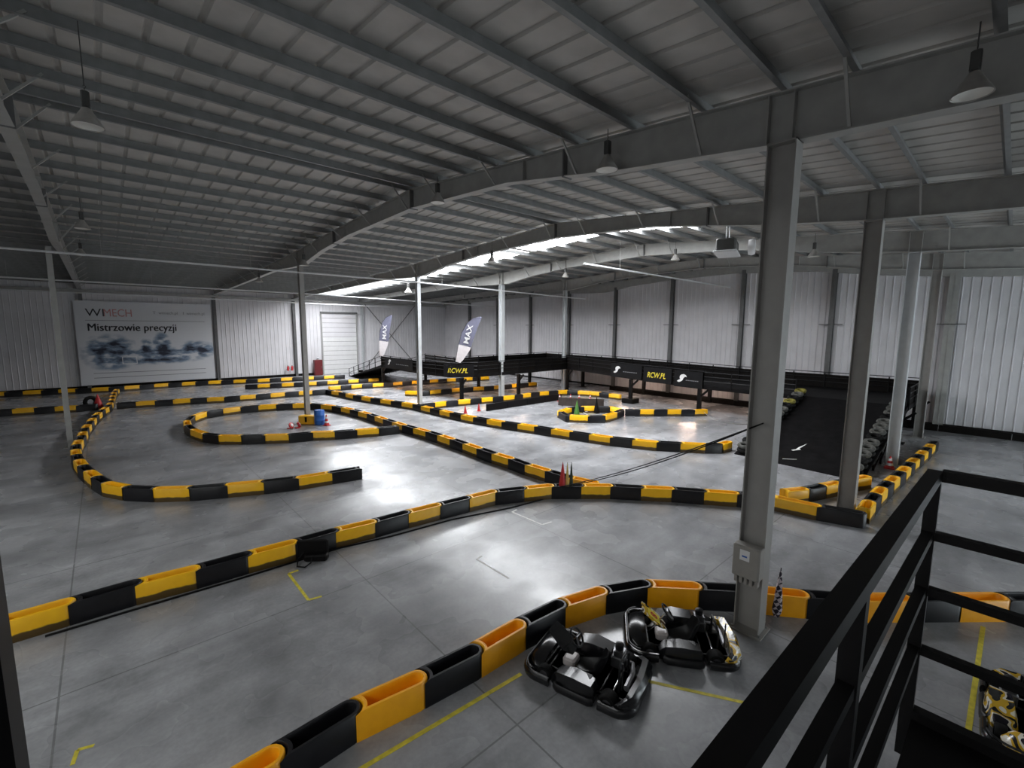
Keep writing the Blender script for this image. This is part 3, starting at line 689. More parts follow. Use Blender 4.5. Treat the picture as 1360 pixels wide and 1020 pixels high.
# ------------------------------------------------------------------ feather flags
def feather_flag(base, top, wdt, lettering, label):
    base, top = Vector(base), Vector(top); t = thing('feather_flag', label, 'flag', base, 0, 'feather flags on the bridge')
    up = top - base; L_ = up.length; side = (rgt - up.normalized() * rgt.dot(up.normalized())).normalized()
    nrm = side.cross(up.normalized()).normalized()
    W = [(0.0, -0.30, 0.10), (0.08, -0.32, 0.30), (0.30, -0.38, 0.62), (0.36, -0.38, 0.66), (0.37, -0.38, 0.66), (0.60, -0.36, 0.72), (0.80, -0.15, 0.80), (0.93, 0.22, 0.88), (1.0, 0.78, 0.92)]
    def cloth(rows, name, m):
        mb = MB(); rings = []
        for f_, a_, b_ in rows:
            l = up * f_ + side * a_ * wdt; r = up * f_ + side * b_ * wdt; bow = nrm * 0.08 * math.sin(f_ * 5)
            rings.append([l + bow - nrm*.006, r + bow*.3 - nrm*.006, r + bow*.3 + nrm*.006, l + bow + nrm*.006])
        mb.loft(rings); return mb.build(name, m, t)
    cloth(W[:4], 'white_panel', M['flagwhite']); cloth(W[4:], 'violet_panel', M['flagblue'])
    pole = [up * f_ + side * a_ * wdt - side*.02 for f_, a_, b_ in W]
    MB().tube([Vector((0, 0, -0.6))] + pole, 0.02, 6).build('pole', M['blackpaint'], t)
    me = text_mesh(lettering, wdt * 0.62, M['printwhite'], 0.004, 0.008)
    o = put(me, 'lettering', t)
    x = up.normalized(); y = -side; z = x.cross(y)
    R3 = Matrix((x, y, z)).transposed().to_4x4()
    if z.dot(EYE - base) < 0:
        z = -z; R3 = Matrix((x, y, z)).transposed().to_4x4()
    o.matrix_local = Matrix.Translation(up * 0.41 + side * 0.38 * wdt + (z.normalized() * 0.10)) @ R3 @ Matrix.Scale(1.25, 4, (1, 0, 0))
feather_flag((20.3, 41.6, 3.05), (20.3, 40.9, 7.1), 0.85, 'MAX', 'smaller far feather flag, grey violet with white foot, above the descent')
feather_flag((21.3, 30.0, 3.05), (21.6, 28.75, 6.9), 0.95, 'MAX', 'larger feather flag with white letters and white foot in front of the gable')

# ------------------------------------------------------------------ wall banner
def picture_mat():
    m = bpy.data.materials.new('banner_print'); m.use_nodes = True; nt = m.node_tree; L = nt.links.new
    b = nt.nodes['Principled BSDF']; b.inputs['Roughness'].default_value = 0.5
    tc = nt.nodes.new('ShaderNodeTexCoord'); sx = nt.nodes.new('ShaderNodeSeparateXYZ'); L(tc.outputs['Object'], sx.inputs[0])
    def spot(cx_, cz_, rx, rz):
        a = nt.nodes.new('ShaderNodeMapping'); a.inputs['Location'].default_value = (-cx_ / rx, 0, -cz_ / rz); a.inputs['Scale'].default_value = (1 / rx, 0, 1 / rz)
        L(tc.outputs['Object'], a.inputs['Vector'])
        ln = nt.nodes.new('ShaderNodeVectorMath'); ln.operation = 'LENGTH'; L(a.outputs['Vector'], ln.inputs[0])
        mr = nt.nodes.new('ShaderNodeMapRange'); mr.inputs[1].default_value = 1.1; mr.inputs[2].default_value = 0.5; L(ln.outputs['Value'], mr.inputs[0]); return mr.outputs[0]
    def mx(a, b_):
        k = nt.nodes.new('ShaderNodeMath'); k.operation = 'MAXIMUM'; L(a, k.inputs[0]); L(b_, k.inputs[1]); return k.outputs[0]
    s = mx(mx(mx(spot(2.2, 3.0, 2.2, 1.75), spot(4.9, 3.3, 0.55, 1.1)), spot(6.1, 3.6, 0.8, 1.3)), mx(spot(8.9, 3.1, 1.9, 0.95), spot(5.5, 2.6, 4.8, 0.9)))
    n = nt.nodes.new('ShaderNodeTexNoise'); n.inputs['Scale'].default_value = 1.1; n.inputs['Detail'].default_value = 5
    mp = nt.nodes.new('ShaderNodeMapping'); mp.inputs['Scale'].default_value = (0.8, 1, 1.6); L(tc.outputs['Object'], mp.inputs['Vector']); L(mp.outputs['Vector'], n.inputs['Vector'])
    k = nt.nodes.new('ShaderNodeMath'); k.operation = 'MULTIPLY'; L(s, k.inputs[0])
    r2 = nt.nodes.new('ShaderNodeMapRange'); r2.inputs[1].default_value = 0.35; r2.inputs[2].default_value = 0.62; L(n.outputs['Fac'], r2.inputs[0]); L(r2.outputs[0], k.inputs[1])
    r = nt.nodes.new('ShaderNodeValToRGB'); e = r.color_ramp.elements
    e[0].position = 0.05; e[0].color = (*S((206, 208, 212)), 1); e[1].position = 0.9; e[1].color = (*S((22, 30, 52)), 1)
    x = e.new(0.4); x.color = (*S((120, 138, 160)), 1)
    L(k.outputs[0], r.inputs['Fac']); L(r.outputs['Color'], b.inputs['Base Color']); return m
M['bannerprint'] = picture_mat()
bn = thing('wall_banner', 'large white advertising banner reading Mistrzowie precyzji on the end wall', 'banner', (-1.78, EY - 0.42, 0.36))
BWd, BHt = 10.4, 7.75
MB().box((0, 0, 0), (BWd, 0.03, BHt)).build('sheet', M['bannerprint'], bn)
def btext(txt, x, z, size, m, bold=0.0, sx=1.0): put(text_mesh(txt, size, m, 0.004, bold), 'lettering', bn, (x, -0.01, z), (PI/2, 0, 0), (sx, 1, 1))
btext('WI', 0.75, 6.35, 1.0, M['printdark'], 0.0, 1.05); btext('MECH', 1.95, 6.35, 1.0, M['printred'], 0.0, 0.78)
btext('Mistrzowie precyzji', 0.75, 5.0, 0.98, M['printdark'], 0.0, 0.86); btext('Mistrzowie precyzji', 0.79, 5.02, 0.98, M['printdark'], 0.0, 0.86)
btext('T  wimech.pl', 5.6, 6.65, 0.38, M['printgrey']); btext('f  wimech.pl', 8.0, 6.65, 0.38, M['printgrey'])
MB().box((0.7, -0.012, 5.95), (9.8, -0.002, 5.99)).build('rule', M['printgrey'], bn)
for z in (1.05, 0.62): MB().box((0.9, -0.012, z), (9.6, -0.002, z + 0.05)).build('rule', M['printgrey'], bn)
for p, q in (((3.0, 1.85), (4.1, 2.55)),):
    for a, b in (((p[0], p[1]), (q[0], p[1] + .05)), ((p[0], q[1] - .05), (q[0], q[1])), ((p[0], p[1]), (p[0] + .05, q[1])), ((q[0] - .05, p[1]), (q[0], q[1]))):
        MB().box((a[0], -0.012, a[1]), (b[0], -0.002, b[1])).build('frame_line', M['printwhite'], bn)

# ------------------------------------------------------------------ sectional door, cabinet, extinguishers
dr = bpy.data.objects.new('door_1', None); COL.objects.link(dr); struct(dr); dr.location = (20.05, EY - 0.14, 0)
for k in range(13):
    MB().cbox((2.2, 0, 0.29 + k * 0.58), (4.3, 0.05, 0.545), None, 0.012).build('panel', M['doorpanel'] if k < 8 else M['wall'], dr)
MB().box((0.05, 0.03, 0), (4.35, 0.05, 7.55)).build('dark_joint_backing', M['post'], dr)  # dark backing sheet added behind the panels to darken the gaps between them
for x in (0.0, 4.4): MB().box((x - 0.07, -0.10, 0), (x + 0.07, 0.04, 7.7)).build('guide_rail', M['steel'], dr)
MB().box((-0.1, -0.2, 7.55), (4.5, 0.04, 7.75)).build('spring_shaft', M['post'], dr)
cb = thing('fire_cabinet', 'dark red upright cabinet beside the sectional door', 'cabinet', (19.2, EY - 0.75, 0))
MB().cbox((0, 0, 0.95), (0.95, 0.5, 1.9), None, 0.02).build('body', M['darkred'], cb)
MB().cbox((0, -0.26, 0.95), (0.85, 0.03, 1.75), None, 0.01).build('door', M['darkred'], cb)
MB().cbox((0.34, -0.285, 1.0), (0.04, 0.03, 0.25)).build('handle', M['post'], cb)
hd = thing('helmet', 'pale helmet lying on top of the dark red cabinet', 'helmet', (19.2, EY - 0.75, 1.9))
MB().lathe([(0.10, 0.0), (0.15, 0.03), (0.17, 0.13), (0.14, 0.23), (0.07, 0.28), (0.005, 0.29)], 14).build('shell', M['white'], hd, smooth=True)
MB().box((-0.12, -0.175, 0.10), (0.12, -0.12, 0.18)).build('visor', M['kartblack'], hd)
for k, x in enumerate((15.85, 16.3)):
    ex = thing('fire_extinguisher', ('left' if k == 0 else 'right') + ' of two red extinguishers hung low on the end wall', 'extinguisher', (x, EY - 0.55, 0.75), 0, 'extinguishers on the end wall')
    MB().lathe([(0.10, 0), (0.12, 0.02), (0.12, 0.42), (0.08, 0.50), (0.03, 0.53)], 12).build('cylinder', M['red'], ex, smooth=True)
    MB().cbox((0, 0, 0.57), (0.05, 0.16, 0.06)).build('valve', M['blackpaint'], ex)
    MB().tube([(0.03, 0, 0.55), (0.14, 0, 0.45), (0.15, 0, 0.2)], 0.014, 6).build('hose', M['blackpaint'], ex)
    MB().box((-0.06, 0.1, 0.1), (0.06, 0.45, 0.14)).build('bracket', M['post'], ex)

# ------------------------------------------------------------------ small things on the floor
def cone(p, label, h=0.5, base=M['red'], stripes=M['white'], r=0.15, plate=True):
    t = thing('traffic_cone', label, 'cone', p, random.uniform(0, 1), 'cones')
    if plate: MB().cbox((0, 0, 0.02), (r*2.3, r*2.3, 0.04), None, 0.01).build('base', base, t)
    pr = lambda f_: (r * (1 - f_) + 0.02 * f_)
    for k in range(5):
        f0, f1 = k / 5, (k + 1) / 5
        MB().lathe([(pr(f0), 0.04 + f0*h), (pr(f1), 0.04 + f1*h)], 14).build('body' if k % 2 == 0 else 'stripe', base if k % 2 == 0 else (stripes or base), t, smooth=True)
    return t
cone(ground(434, 565), 'red and white traffic cone right of the blue barrel', 0.62)
cone(ground(618, 549), 'small red cone left of two by the diagonal row', 0.5, M['red'], None, 0.11)
cone(ground(636, 546), 'small red cone right of two near the black board wall', 0.5, M['red'], None, 0.11)
for k, px in enumerate((747, 762, 774, 789)):
    p = ground(px, 537); cone(p + Vector((0.9, 1.1, 0)), '%s small red and white cone from the left behind the brown panel' % ORD[k], 0.55, M['red'], M['white'], 0.14)
cone(ground(131, 541.5), 'red cone at the top of the left-hand bend', 0.95, M['red'], None, 0.3)
cone(ground(766, 551), 'green cone inside the barrier ring', 0.95, M['green'], None, 0.20, False)
cone(ground(792, 549), 'black cone inside the barrier ring', 1.1, M['blackpaint'], None, 0.2, False)
cone(ground(1181, 622), 'faded red cone at the foot of the pale column', 0.5, M['red'], M['white'], 0.16)
o = put(TM['k'], 'loose_tyre', None, ground(121, 541.5) + Vector((0, 0, 0.42)), (PI/2, 0, 0.5), (1.45, 1.45, 1.45)); tag(o, 'black tyre standing upright beside the red cone at the left bend', 'tyre')
t = thing('tape_heap', 'crumpled white and yellow tape lying inside the barrier ring', 'tape', ground(780, 551))
for k in range(9):
    a = random.uniform(0, 6.28); p = Vector((random.uniform(-.4, .4), random.uniform(-.4, .4), random.uniform(0.02, .22))); q = p + Vector((math.cos(a) * .35, math.sin(a) * .35, random.uniform(-.02, .12)))
    MB().bar(p, q, 0.05, 0.008).build('strip', M['wtape'] if k % 2 else M['tape'], t)
# blue barrel, yellow box around the column foot
bb_ = thing('blue_barrel', 'blue plastic barrel beside the dark column inside the loop', 'barrel', ground(421, 565.5) + Vector((0.25, 0.25, 0)))
MB().lathe([(0.26, 0), (0.29, 0.03), (0.29, 0.28), (0.305, 0.30), (0.29, 0.32), (0.29, 0.58), (0.305, 0.60), (0.29, 0.62), (0.29, 0.86), (0.26, 0.90), (0.25, 0.88), (0.02, 0.87)], 20).build('body', M['blue'], bb_, smooth=True)
for x in (-0.12, 0.12): MB().lathe([(0.035, 0.87), (0.035, 0.91)], 10, Matrix.Translation((x, 0, 0))).build('bung', M['white'], bb_)
yb = thing('yellow_box', 'yellow plastic protector block in front of the dark column foot', 'box', (8.85, 28.25, 0), -0.75)
MB().cbox((0, 0, 0.26), (0.95, 0.5, 0.52), None, 0.04).build('body', M['yelplastic'], yb)
MB().cbox((0, -0.26, 0.3), (0.12, 0.02, 0.3)).build('strap', M['blackpaint'], yb)
for k, (px, py) in enumerate(((387, 569), (397, 568))):
    t = thing('warning_lamp', ('left' if k == 0 else 'right') + ' of two red and white lamps lying left of the yellow box', 'lamp', ground(px, py), 0.6 + k, 'lamps by the yellow box')
    MB().lathe([(0.02, -0.05), (0.16, -0.04), (0.17, 0.03), (0.02, 0.06)], 14, Matrix.Translation((0, 0, 0.18)) @ Matrix.Rotation(1.2, 4, 'X')).build('lens', M['red'], t, smooth=True)
    MB().lathe([(0.01, 0.05), (0.10, 0.055), (0.09, 0.075), (0.01, 0.09)], 14, Matrix.Translation((0, 0, 0.18)) @ Matrix.Rotation(1.2, 4, 'X')).build('face', M['white'], t, smooth=True)
    MB().cbox((0, 0.08, 0.02), (0.3, 0.2, 0.04)).build('foot', M['red'], t)
# furled flags on the middle row
def furled(p, m, label, lean=(0, 0), h=0.95, checker=False, r=0.085):
    t = thing('furled_flag', label, 'flag', p, 0, 'furled marshal flags'); n = 12
    top = Vector((lean[0], lean[1], h))
    def ring(f_): 
        rr = r * min(1, 4 * f_ + 0.45) * (1 - f_) ** 0.75 + 0.006
        return [top * f_ + Vector((math.cos(2*PI*k/n + f_) * rr * (1 + .25*math.cos(6*PI*k/n)), math.sin(2*PI*k/n + f_) * rr, 0)) for k in range(n)]
    MB().loft([ring(k / 12) for k in range(13)]).build('cloth', m, t, smooth=True)
    MB().tube([(0, 0, 0), top * 1.02], 0.009, 6).build('stick', M['blackpaint'], t)
J = ground(747, 644, BH)
furled((J.x, J.y, BH * 0.55), M['red'], 'red furled flag standing in the middle barrier row', (0.02, 0.02), 1.0, r=0.12)
K = ground(754, 644, BH)
furled((K.x, K.y, BH * 0.55), M['tan'], 'yellow furled flag between the red and the dark one', (-0.02, 0.02), 0.98, r=0.07)
K = ground(759, 644, BH)
furled((K.x, K.y, BH * 0.55), M['olive'], 'dark green furled flag right of the yellow one', (-0.03, 0.0), 1.0, r=0.07)
def checker_mat():
    m = bpy.data.materials.new('black_white_checked_cloth'); m.use_nodes = True; nt = m.node_tree
    b = nt.nodes['Principled BSDF']; b.inputs['Roughness'].default_value = 0.7
    tc = nt.nodes.new('ShaderNodeTexCoord'); mp = nt.nodes.new('ShaderNodeMapping'); mp.inputs['Rotation'].default_value = (0.0, 0.785, 0.785)
    c = nt.nodes.new('ShaderNodeTexChecker'); c.inputs['Scale'].default_value = 12; c.inputs[1].default_value = (0.02, 0.015, 0.03, 1); c.inputs[2].default_value = (0.62, 0.56, 0.6, 1)
    nt.links.new(tc.outputs['Object'], mp.inputs['Vector']); nt.links.new(mp.outputs['Vector'], c.inputs['Vector']); nt.links.new(c.outputs['Color'], b.inputs['Base Color']); return m
furled(ground(1031, 818), checker_mat(), 'black and white checkered furled flag right of the tall column', (0.06, 0.0), 1.0, r=0.10)
# red white chain at the tall column's foot
ch = thing('warning_chain', 'red and white plastic chain hanging at the foot of the tall column', 'chain', (9.30, 2.80, 0))
for k in range(12):
    MB().tube([(0.02*math.cos(a)*(1 if k % 2 else .5), 0.02*math.cos(a)*(.5 if k % 2 else 1), 0.07 + k * 0.062 + 0.035*math.sin(a)) for a in [2*PI*i/8 for i in range(8)]], 0.010, 5, True).build('link', M['red'] if k % 3 else M['white'], ch)
# electrical box on the tall column
eb = thing('electrical_box', 'grey electrical enclosure with white sticker on the tall column', 'electrical box', (8.97 - 0.30, 2.96, 1.12))
MB().cbox((0, 0, 0.38), (0.22, 0.48, 0.62), None, 0.015).build('enclosure', M['box'], eb)
MB().cbox((-0.115, 0, 0.38), (0.015, 0.44, 0.58), None, 0.004).build('cover', M['box'], eb)
MB().cbox((-0.126, 0.02, 0.52), (0.006, 0.17, 0.20)).build('sticker', M['white'], eb)
MB().cbox((-0.130, 0.02, 0.50), (0.004, 0.09, 0.03)).build('print', M['blue'], eb)
for k in range(5): MB().cbox((0, -0.18 + 0.09*k, 0.0), (0.12, 0.06, 0.15), None, 0.01).build('cable_gland', M['box'], eb)
# black control unit hung on the middle barrier with cables
P = ground(418, 738); cu_ = thing('timing_unit', 'black timing unit hanging on the middle barrier with looped cables', 'device', P + Vector((-0.07, -0.10, 0)), math.radians(-35))
MB().cbox((0, 0, 0.27), (0.75, 0.10, 0.45), None, 0.03).build('case', M['blackpaint'], cu_)
MB().cbox((0.12, -0.12, 0.09), (0.55, 0.22, 0.16), None, 0.03).build('battery', M['blackpaint'], cu_)
MB().tube([(-0.2, -0.05, 0.2), (-0.3, -0.2, 0.08), (-0.25, -0.42, 0.02), (-0.05, -0.48, 0.02), (0.05, -0.35, 0.06), (0.05, -0.2, 0.15)], 0.018, 6).build('cable', M['blackpaint'], cu_)
# cables
cpts = [ground(x, y, 0.02) for x, y in ((60, 845), (170, 812), (320, 768), (450, 728), (520, 712), (600, 690), (680, 674), (740, 658))]
tag(MB().tube(cpts, 0.022, 6).build('floor_cable', M['blackpaint']), 'black cable lying along the foot of the middle barrier row', 'cable')
A0 = ground(745, 646, 0.46); A1 = on_x(1014, 562, 8.77)
for k, sg in enumerate((0.55, 0.62)):
    pts = [A0.lerp(A1, i / 14) - Vector((0, 0, sg * 4 * (i / 14) * (1 - i / 14) * 0.22 * (1 + 0.35 * k))) for i in range(15)]
    tag(MB().tube(pts, 0.013, 5).build('slung_cable', M['blackpaint']), ('upper' if k == 0 else 'lower') + ' of two black cables slung from the furled flags to the tall column', 'cable', 'slung cables')
B0 = on_x(935, 547, 26.0); pts = [A1.lerp(B0, i / 10) - Vector((0, 0, 0.25 * 4 * (i / 10) * (1 - i / 10))) for i in range(11)]
tag(MB().tube(pts, 0.012, 5).build('thin_rope', M['purlin']), 'thin grey rope running from the tall column towards the bridge', 'rope')
# floor tape
def tape(pts, m, label, wd=0.06, name='floor_tape', closed=False):
    mb = MB(); t = thing(name, label, 'tape')
    for a, b in zip(pts, pts[1:]):
        MB().bar((*a, 0.002), (*b, 0.002), wd, 0.004).build('strip', m, t)
tape([(2.0, 5.27), (4.82, 5.06)], M['tape'], 'long yellow floor tape in front of the foreground barrier row', 0.07)
tape([(5.95, 4.1), (7.15, 2.1)], M['tape'], 'yellow floor tape running beneath the second kart', 0.06)
tape([(3.06, 11.02), (2.84, 11.01), (2.84, 9.61), (3.10, 9.56)], M['tape'], 'yellow tape bracket marking a start place below the timing unit', 0.06)
tape([(9.50, 10.25), (9.26, 10.21), (9.30, 8.92), (9.67, 8.87)], M['wtape'], 'white tape bracket marking a start place near the furled flags', 0.06)
tape([(6.8, 8.65), (6.6, 8.6), (6.62, 7.4)], M['wtape'], 'faint white tape bracket in the middle of the foreground floor', 0.05)
tape([(12.5, -0.12), (8.2, -0.08)], M['tape'], 'yellow floor tape beside the kart at the right edge', 0.07)

g1, g2, g3 = ground(125, 990), ground(103, 996), ground(96, 1016)
tape([(g1.x, g1.y), (g2.x, g2.y), (g3.x, g3.y)], M['tape'], 'faint yellow tape bracket near the lower left corner', 0.05)
# ------------------------------------------------------------------ karts
def rrect(hx, hy, r, n=6):
    pts = []
    for cx_, cy_, a0 in ((hx - r, hy - r, 0), (-hx + r, hy - r, PI/2), (-hx + r, -hy + r, PI), (hx - r, -hy + r, 1.5*PI)):
        for k in range(n + 1):
            a = a0 + PI/2 * k / n; pts.append((cx_ + r*math.cos(a), cy_ + r*math.sin(a)))
    return pts
def kart(label, loc, rz, accent, number, rear_print):
    t = thing('go_kart', label, 'go-kart', loc, rz, 'parked go-karts')
    ring = rrect(0.93, 0.63, 0.26)
    def arc(sel, off=0): 
        n_ = len(ring); idx = [i for i in range(n_) if sel(*ring[i])]
        st = next(i for i in idx if (i - 1) % n_ not in idx); o_ = []
        while st % n_ in idx and len(o_) < n_: o_.append(ring[st % n_]); st += 1
        return o_
    fa = arc(lambda x, y: x > 0.3); ra = arc(lambda x, y: x < -0.3)
    fa = [(0.42, fa[0][1])] + fa + [(0.42, fa[-1][1])]; ra = [(-0.42, ra[0][1])] + ra + [(-0.42, ra[-1][1])]
    MB().tube([(x, y, 0.13) for x, y in fa], 0.06, 10, False, 0.8, 1.35).build('front_bumper', M['kartblack'], t, smooth=True)
    MB().tube([(x, y, 0.13) for x, y in ra], 0.06, 10, False, 0.8, 1.35).build('rear_bumper', M['kartblack'], t, smooth=True)
    for a_ in (fa, ra): MB().tube([(x * 0.985, y * 0.985, 0.24) for x, y in a_[2:-2]], 0.016, 6).build('bumper_rail', M['kartdark'], t, smooth=True)
    for s in (-1, 1):
        MB().tube([(-0.32, s*0.60, 0.11), (-0.26, s*0.64, 0.11), (0.26, s*0.64, 0.11), (0.32, s*0.60, 0.11)], 0.055, 10, False, 0.8, 1.3).build('side_bumper', M['kartdark'], t, smooth=True)
        MB().prism(rrect(0.80, 0.34, 0.08), 0.05, 0.075).build('floor_tray', M['kartdark'], t)
    fr = MB()
    for s in (-1, 1): fr.tube([(-0.85, s*0.30, 0.10), (-0.3, s*0.33, 0.10), (0.2, s*0.30, 0.10), (0.75, s*0.22, 0.10)], 0.018, 6)
    for x in (-0.8, -0.35, 0.3, 0.72): fr.tube([(x, -0.33, 0.10), (x, 0.33, 0.10)], 0.018, 6)
    fr.build('chassis_frame', M['kartdark'], t)
    for x, hw, r, tw in ((0.56, 0.47, 0.135, 0.13), (-0.54, 0.48, 0.145, 0.20)):
        for s in (-1, 1):
            R_ = Matrix.Translation((x, s*hw, r)) @ Matrix.Rotation(PI/2, 4, 'X')
            wl = MB().lathe([(r*0.55, -tw/2), (r*0.9, -tw/2), (r, -tw*0.35), (r, tw*0.35), (r*0.9, tw/2), (r*0.55, tw/2)], 20, R_, caps=False).build('tyre', M['rubber'], t, smooth=True)
            MB().lathe([(0.03, -tw*0.45), (r*0.55, -tw*0.42), (r*0.56, tw*0.42), (0.03, tw*0.45)], 14, R_).build('rim', M['alu'], wl, smooth=True)
        MB().tube([(x, -hw, r if x < 0 else r), (x, hw, r)], 0.018, 8).build('axle', M['chrome'], t)
    # side pods
    for s in (-1, 1):
        rings = []
        for x, yi, yo, z1 in ((-0.34, 0.34, 0.57, 0.24), (-0.28, 0.30, 0.61, 0.33), (0.05, 0.28, 0.63, 0.36), (0.30, 0.29, 0.59, 0.31), (0.40, 0.32, 0.55, 0.20)):
            rings.append([Vector((x, s*yi, 0.08)), Vector((x, s*yo, 0.08)), Vector((x, s*(yo + .015), 0.16)), Vector((x, s*(yo - .03), z1)), Vector((x, s*(yi + .05), z1 - .02)), Vector((x, s*yi, 0.15))])
        MB().loft(rings).build('side_pod', accent, t, smooth=True)
    # nose
    rings = []
    for x, hy, z0, z1 in ((0.60, 0.44, 0.09, 0.30), (0.72, 0.46, 0.08, 0.32), (0.85, 0.42, 0.08, 0.28), (0.93, 0.32, 0.10, 0.20)):
        rings.append([Vector((x, -hy, z0)), Vector((x, hy, z0)), Vector((x, hy + .02, (z0+z1)/2)), Vector((x, hy*0.8, z1)), Vector((x, 0, z1 + 0.03)), Vector((x, -hy*0.8, z1)), Vector((x, -hy - .02, (z0+z1)/2))])
    MB().loft(rings).build('nose_cone', accent, t, smooth=True)
    # front fairing with number
    Rf = Matrix.Translation((0.46, 0, 0.50)) @ Matrix.Rotation(math.radians(-38), 4, 'Y')
    fp = MB().prism([(-0.26, -0.15), (0.12, -0.20), (0.28, -0.08), (0.28, 0.08), (0.12, 0.20), (-0.26, 0.15)], -0.012, 0.012, Rf @ Matrix.Rotation(PI, 4, 'Z')).build('front_fairing', rear_print if number else M['kartblack'], t)
    if number:
        for yy_, zz_ in ((0.0, 0.02),):
            o = put(text_mesh(number, 0.22, M['red'], 0.002, 0.004, 0, 'CENTER'), 'number', fp); o.matrix_local = Rf @ Matrix.Rotation(PI/2, 4, 'Z') @ Matrix.Translation((0, -0.07, 0.016))
            MB().prism([(-0.14, -0.13), (0.13, -0.11), (0.13, 0.11), (-0.14, 0.13)], 0.0125, 0.0145, Rf).build('number_plate', M['printyellow'], fp)
    MB().tube([(0.55, 0, 0.16), (0.22, 0, 0.60)], 0.016, 8).build('steering_column', M['chrome'], t)
    Rw = Matrix.Translation((0.21, 0, 0.61)) @ Matrix.Rotation(math.radians(-50), 4, 'Y')
    sw = MB().tube([Rw @ Vector((0.15*math.cos(a), 0.15*math.sin(a), 0)) for a in [2*PI*i/20 for i in range(20)]], 0.018, 8, True).build('steering_wheel', M['kartdark'], t, smooth=True)
    sp = MB()
    for a in (0.5, 2.6, 4.7): sp.bar(Rw @ Vector((0, 0, 0)), Rw @ Vector((0.15*math.cos(a), 0.15*math.sin(a), 0)), 0.03, 0.01)
    sp.build('spokes', M['alu'], sw)
    # bucket seat
    rings = []; no = 9
    for x, z, hw, dp in ((0.20, 0.11, 0.15, 0.05), (0.05, 0.085, 0.18, 0.10), (-0.14, 0.10, 0.19, 0.16), (-0.24, 0.20, 0.19, 0.16), (-0.30, 0.36, 0.18, 0.13), (-0.34, 0.52, 0.15, 0.08)):
        row = []
        back = max(0, min(1, (z - 0.10) / 0.3))
        for k in range(no):
            a = (k / (no - 1)) * 2 - 1; lift = dp * abs(a) ** 2.5
            row.append(Vector((x + lift * back, hw * a, z + lift * (1 - back))))
        rings.append(row)
    inner = rings; outer = [[p + Vector((-0.02, 0, -0.012)) for p in r_] for r_ in rings]
    mb = MB(); mb.loft(inner, False, False); mb.loft(outer, False, False)
    for i in (0, no - 1): mb.loft([[inner[k][i] for k in range(len(rings))], [outer[k][i] for k in range(len(rings))]], False, False)
    mb.loft([inner[0], outer[0]], False, False); mb.loft([inner[-1], outer[-1]], False, False)
    mb.build('seat', M['kartdark'], t, smooth=True)
    # engine, exhaust, tank
    en = MB().cbox((-0.42, -0.37, 0.20), (0.24, 0.20, 0.20), None, 0.02).build('engine', M['alu'], t)
    fn = MB()
    for k in range(6): fn.cbox((-0.42, -0.37, 0.31 + k*0.018), (0.17, 0.17, 0.008))
    fn.build('cooling_fins', M['alu'], en)
    MB().lathe([(0.02, 0), (0.07, 0.01), (0.075, 0.09), (0.03, 0.12)], 12, Matrix.Translation((-0.42, -0.37, 0.41))).build('air_filter', M['kartdark'], en, smooth=True)
    MB().tube([(-0.52, -0.34, 0.28), (-0.68, -0.30, 0.30), (-0.74, -0.1, 0.27), (-0.74, 0.25, 0.27)], [0.025, 0.028, 0.05, 0.05], 8).build('exhaust', M['alu'], t, smooth=True)
    MB().cbox((0.30, 0.0, 0.17), (0.22, 0.26, 0.15), None, 0.03).build('fuel_tank', M['tank'], t)
    MB().cbox((-0.10, 0.38, 0.30), (0.26, 0.14, 0.05), None, 0.015).build('battery_cover', M['kartdark'], t)
    for s in (-1, 1): MB().bar((0.66, s*0.13, 0.10), (0.60, s*0.13, 0.28), 0.07, 0.015).build('pedal', M['alu'], t)
    # rear bumper cover
    rings = []
    for y, x0, z1 in ((-0.60, -0.80, 0.27), (-0.45, -0.93, 0.35), (0, -0.97, 0.37), (0.45, -0.93, 0.35), (0.60, -0.80, 0.27)):
        rings.append([Vector((x0 + 0.12, y, 0.10)), Vector((x0 - 0.02, y, 0.12)), Vector((x0 - 0.03, y, z1 - 0.08)), Vector((x0 + 0.04, y, z1)), Vector((x0 + 0.14, y, z1 - 0.05))])
    MB().loft(rings).build('rear_cover', rear_print, t, smooth=True)
    hp = MB().tube([(-0.62, -0.24, 0.14), (-0.62, -0.24, 0.50), (-0.60, -0.15, 0.56), (-0.60, 0.15, 0.56), (-0.62, 0.24, 0.50), (-0.62, 0.24, 0.14)], 0.018, 8).build('roll_hoop', M['kartdark'], t, smooth=True)
    MB().tube([(-0.70, 0.35, 0.3), (-0.70, 0.35, 0.74)], 0.012, 6).build('transponder_mast', M['kartdark'], t)
    return t
def heading(a, b): return math.atan2(b[1] - a[1], b[0] - a[0])
kart('all black go-kart with white tank, nearest the foreground barrier row', (5.64, 4.30, 0), heading((5.95, 3.45), (5.40, 5.35)), M['kartblack'], '', M['kartblack'])
kart('black go-kart with gold rear and number 8, beside the tall column', (7.50, 3.66, 0), heading((8.0, 2.85), (6.85, 4.4)), M['kartblack'], '8', M['kartprint'])
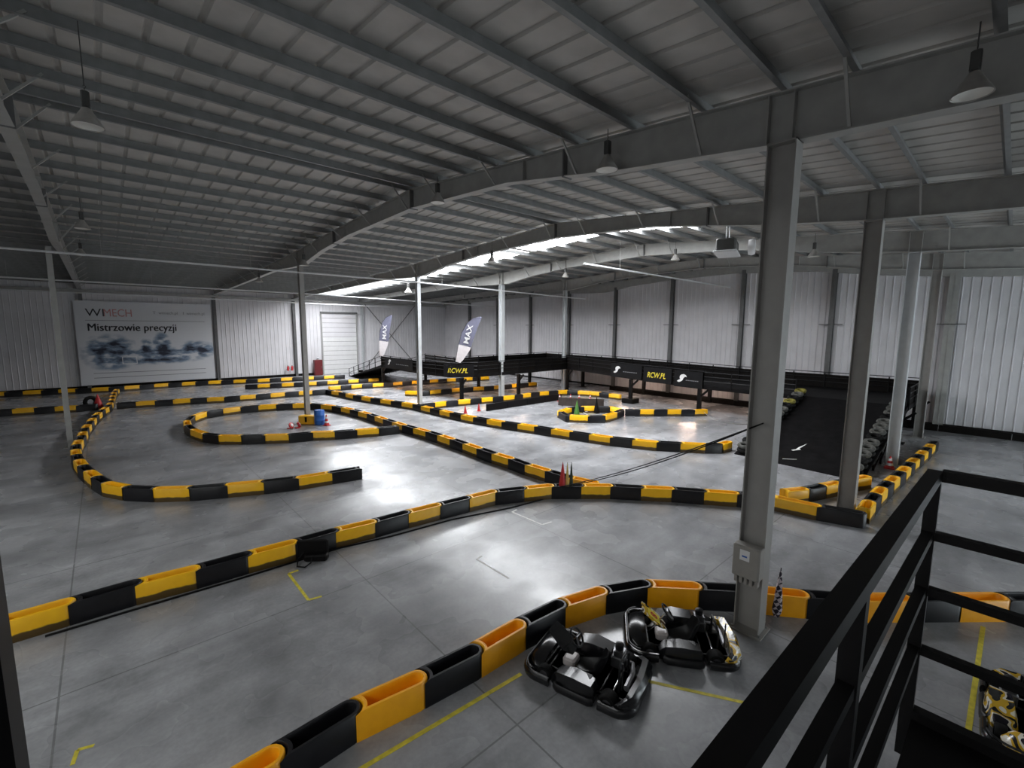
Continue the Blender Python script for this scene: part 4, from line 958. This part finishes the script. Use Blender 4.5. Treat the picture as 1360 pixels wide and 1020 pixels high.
kart('yellow and black go-kart cut off by the right edge below the railing', (9.60, -0.84, 0), PI + 0.04, M['kartprint'], '8', M['kartprint'])

# ------------------------------------------------------------------ viewing platform and its black railing
pf = thing('viewing_platform', 'black steel viewing platform with railing in the lower right corner', 'platform')
CXp, CYp, DZ = 2.42, 0.160, 4.20
def ry(x): return CYp + (CXp - x) * 0.020          # the long railing runs slightly askew
MB().prism([(-2.5, ry(-2.5) - 0.05), (-2.5, -3.2), (CXp + 0.03, -3.2), (CXp + 0.03, CYp - 0.02)], DZ - 0.16, DZ - 0.02).build('deck', M['blackpaint'], pf)
MB().box((CXp - 0.02, -3.2, DZ - 0.2), (CXp + 0.03, CYp - 0.02, DZ + 0.02)).build('edge_beam', M['blackpaint'], pf)
for k, z in enumerate((5.235, 4.985, 4.75, 4.49)):
    h = 0.044 if k == 0 else 0.034
    MB().bar((-2.5, ry(-2.5), z), (CXp - 0.02, ry(CXp - .02), z), h, h).build('rail', M['blackpaint'], pf)
    MB().box((CXp - h/2, -3.2, z - h/2), (CXp + h/2, CYp - 0.02, z + h/2)).build('rail', M['blackpaint'], pf)
for x, y in ((CXp, CYp), (1.22, ry(1.22)), (-0.30, ry(-.30)), (-2.2, ry(-2.2)), (CXp, -1.6), (CXp, -3.1)):
    MB().box((x - 0.02, y - 0.021, DZ - 0.2), (x + 0.02, y + 0.021, 5.22)).build('rail_post', M['blackpaint'], pf)
for x, y in ((-2.3, -2.9), (CXp - 0.2, -2.9), (-2.3, -0.2), (1.2, -0.2)):
    MB().box((x - 0.06, y - 0.06, 0), (x + 0.06, y + 0.06, DZ - 0.16)).build('support_leg', M['blackpaint'], pf)
# dark post of the building at the left edge of the view
PE = on_y(17, 915, 1.0)
dp = thing('dark_post', 'dark post at the lower left edge of the view', 'post', (PE.x - 0.055, PE.y + 0.03, 0))
MB().box((-0.05, -0.05, 0.02), (0.05, 0.05, 5.6)).build('shaft', M['blackpaint'], dp)
MB().box((-0.15, -0.15, 0), (0.15, 0.15, 0.02)).build('base_plate', M['blackpaint'], dp)
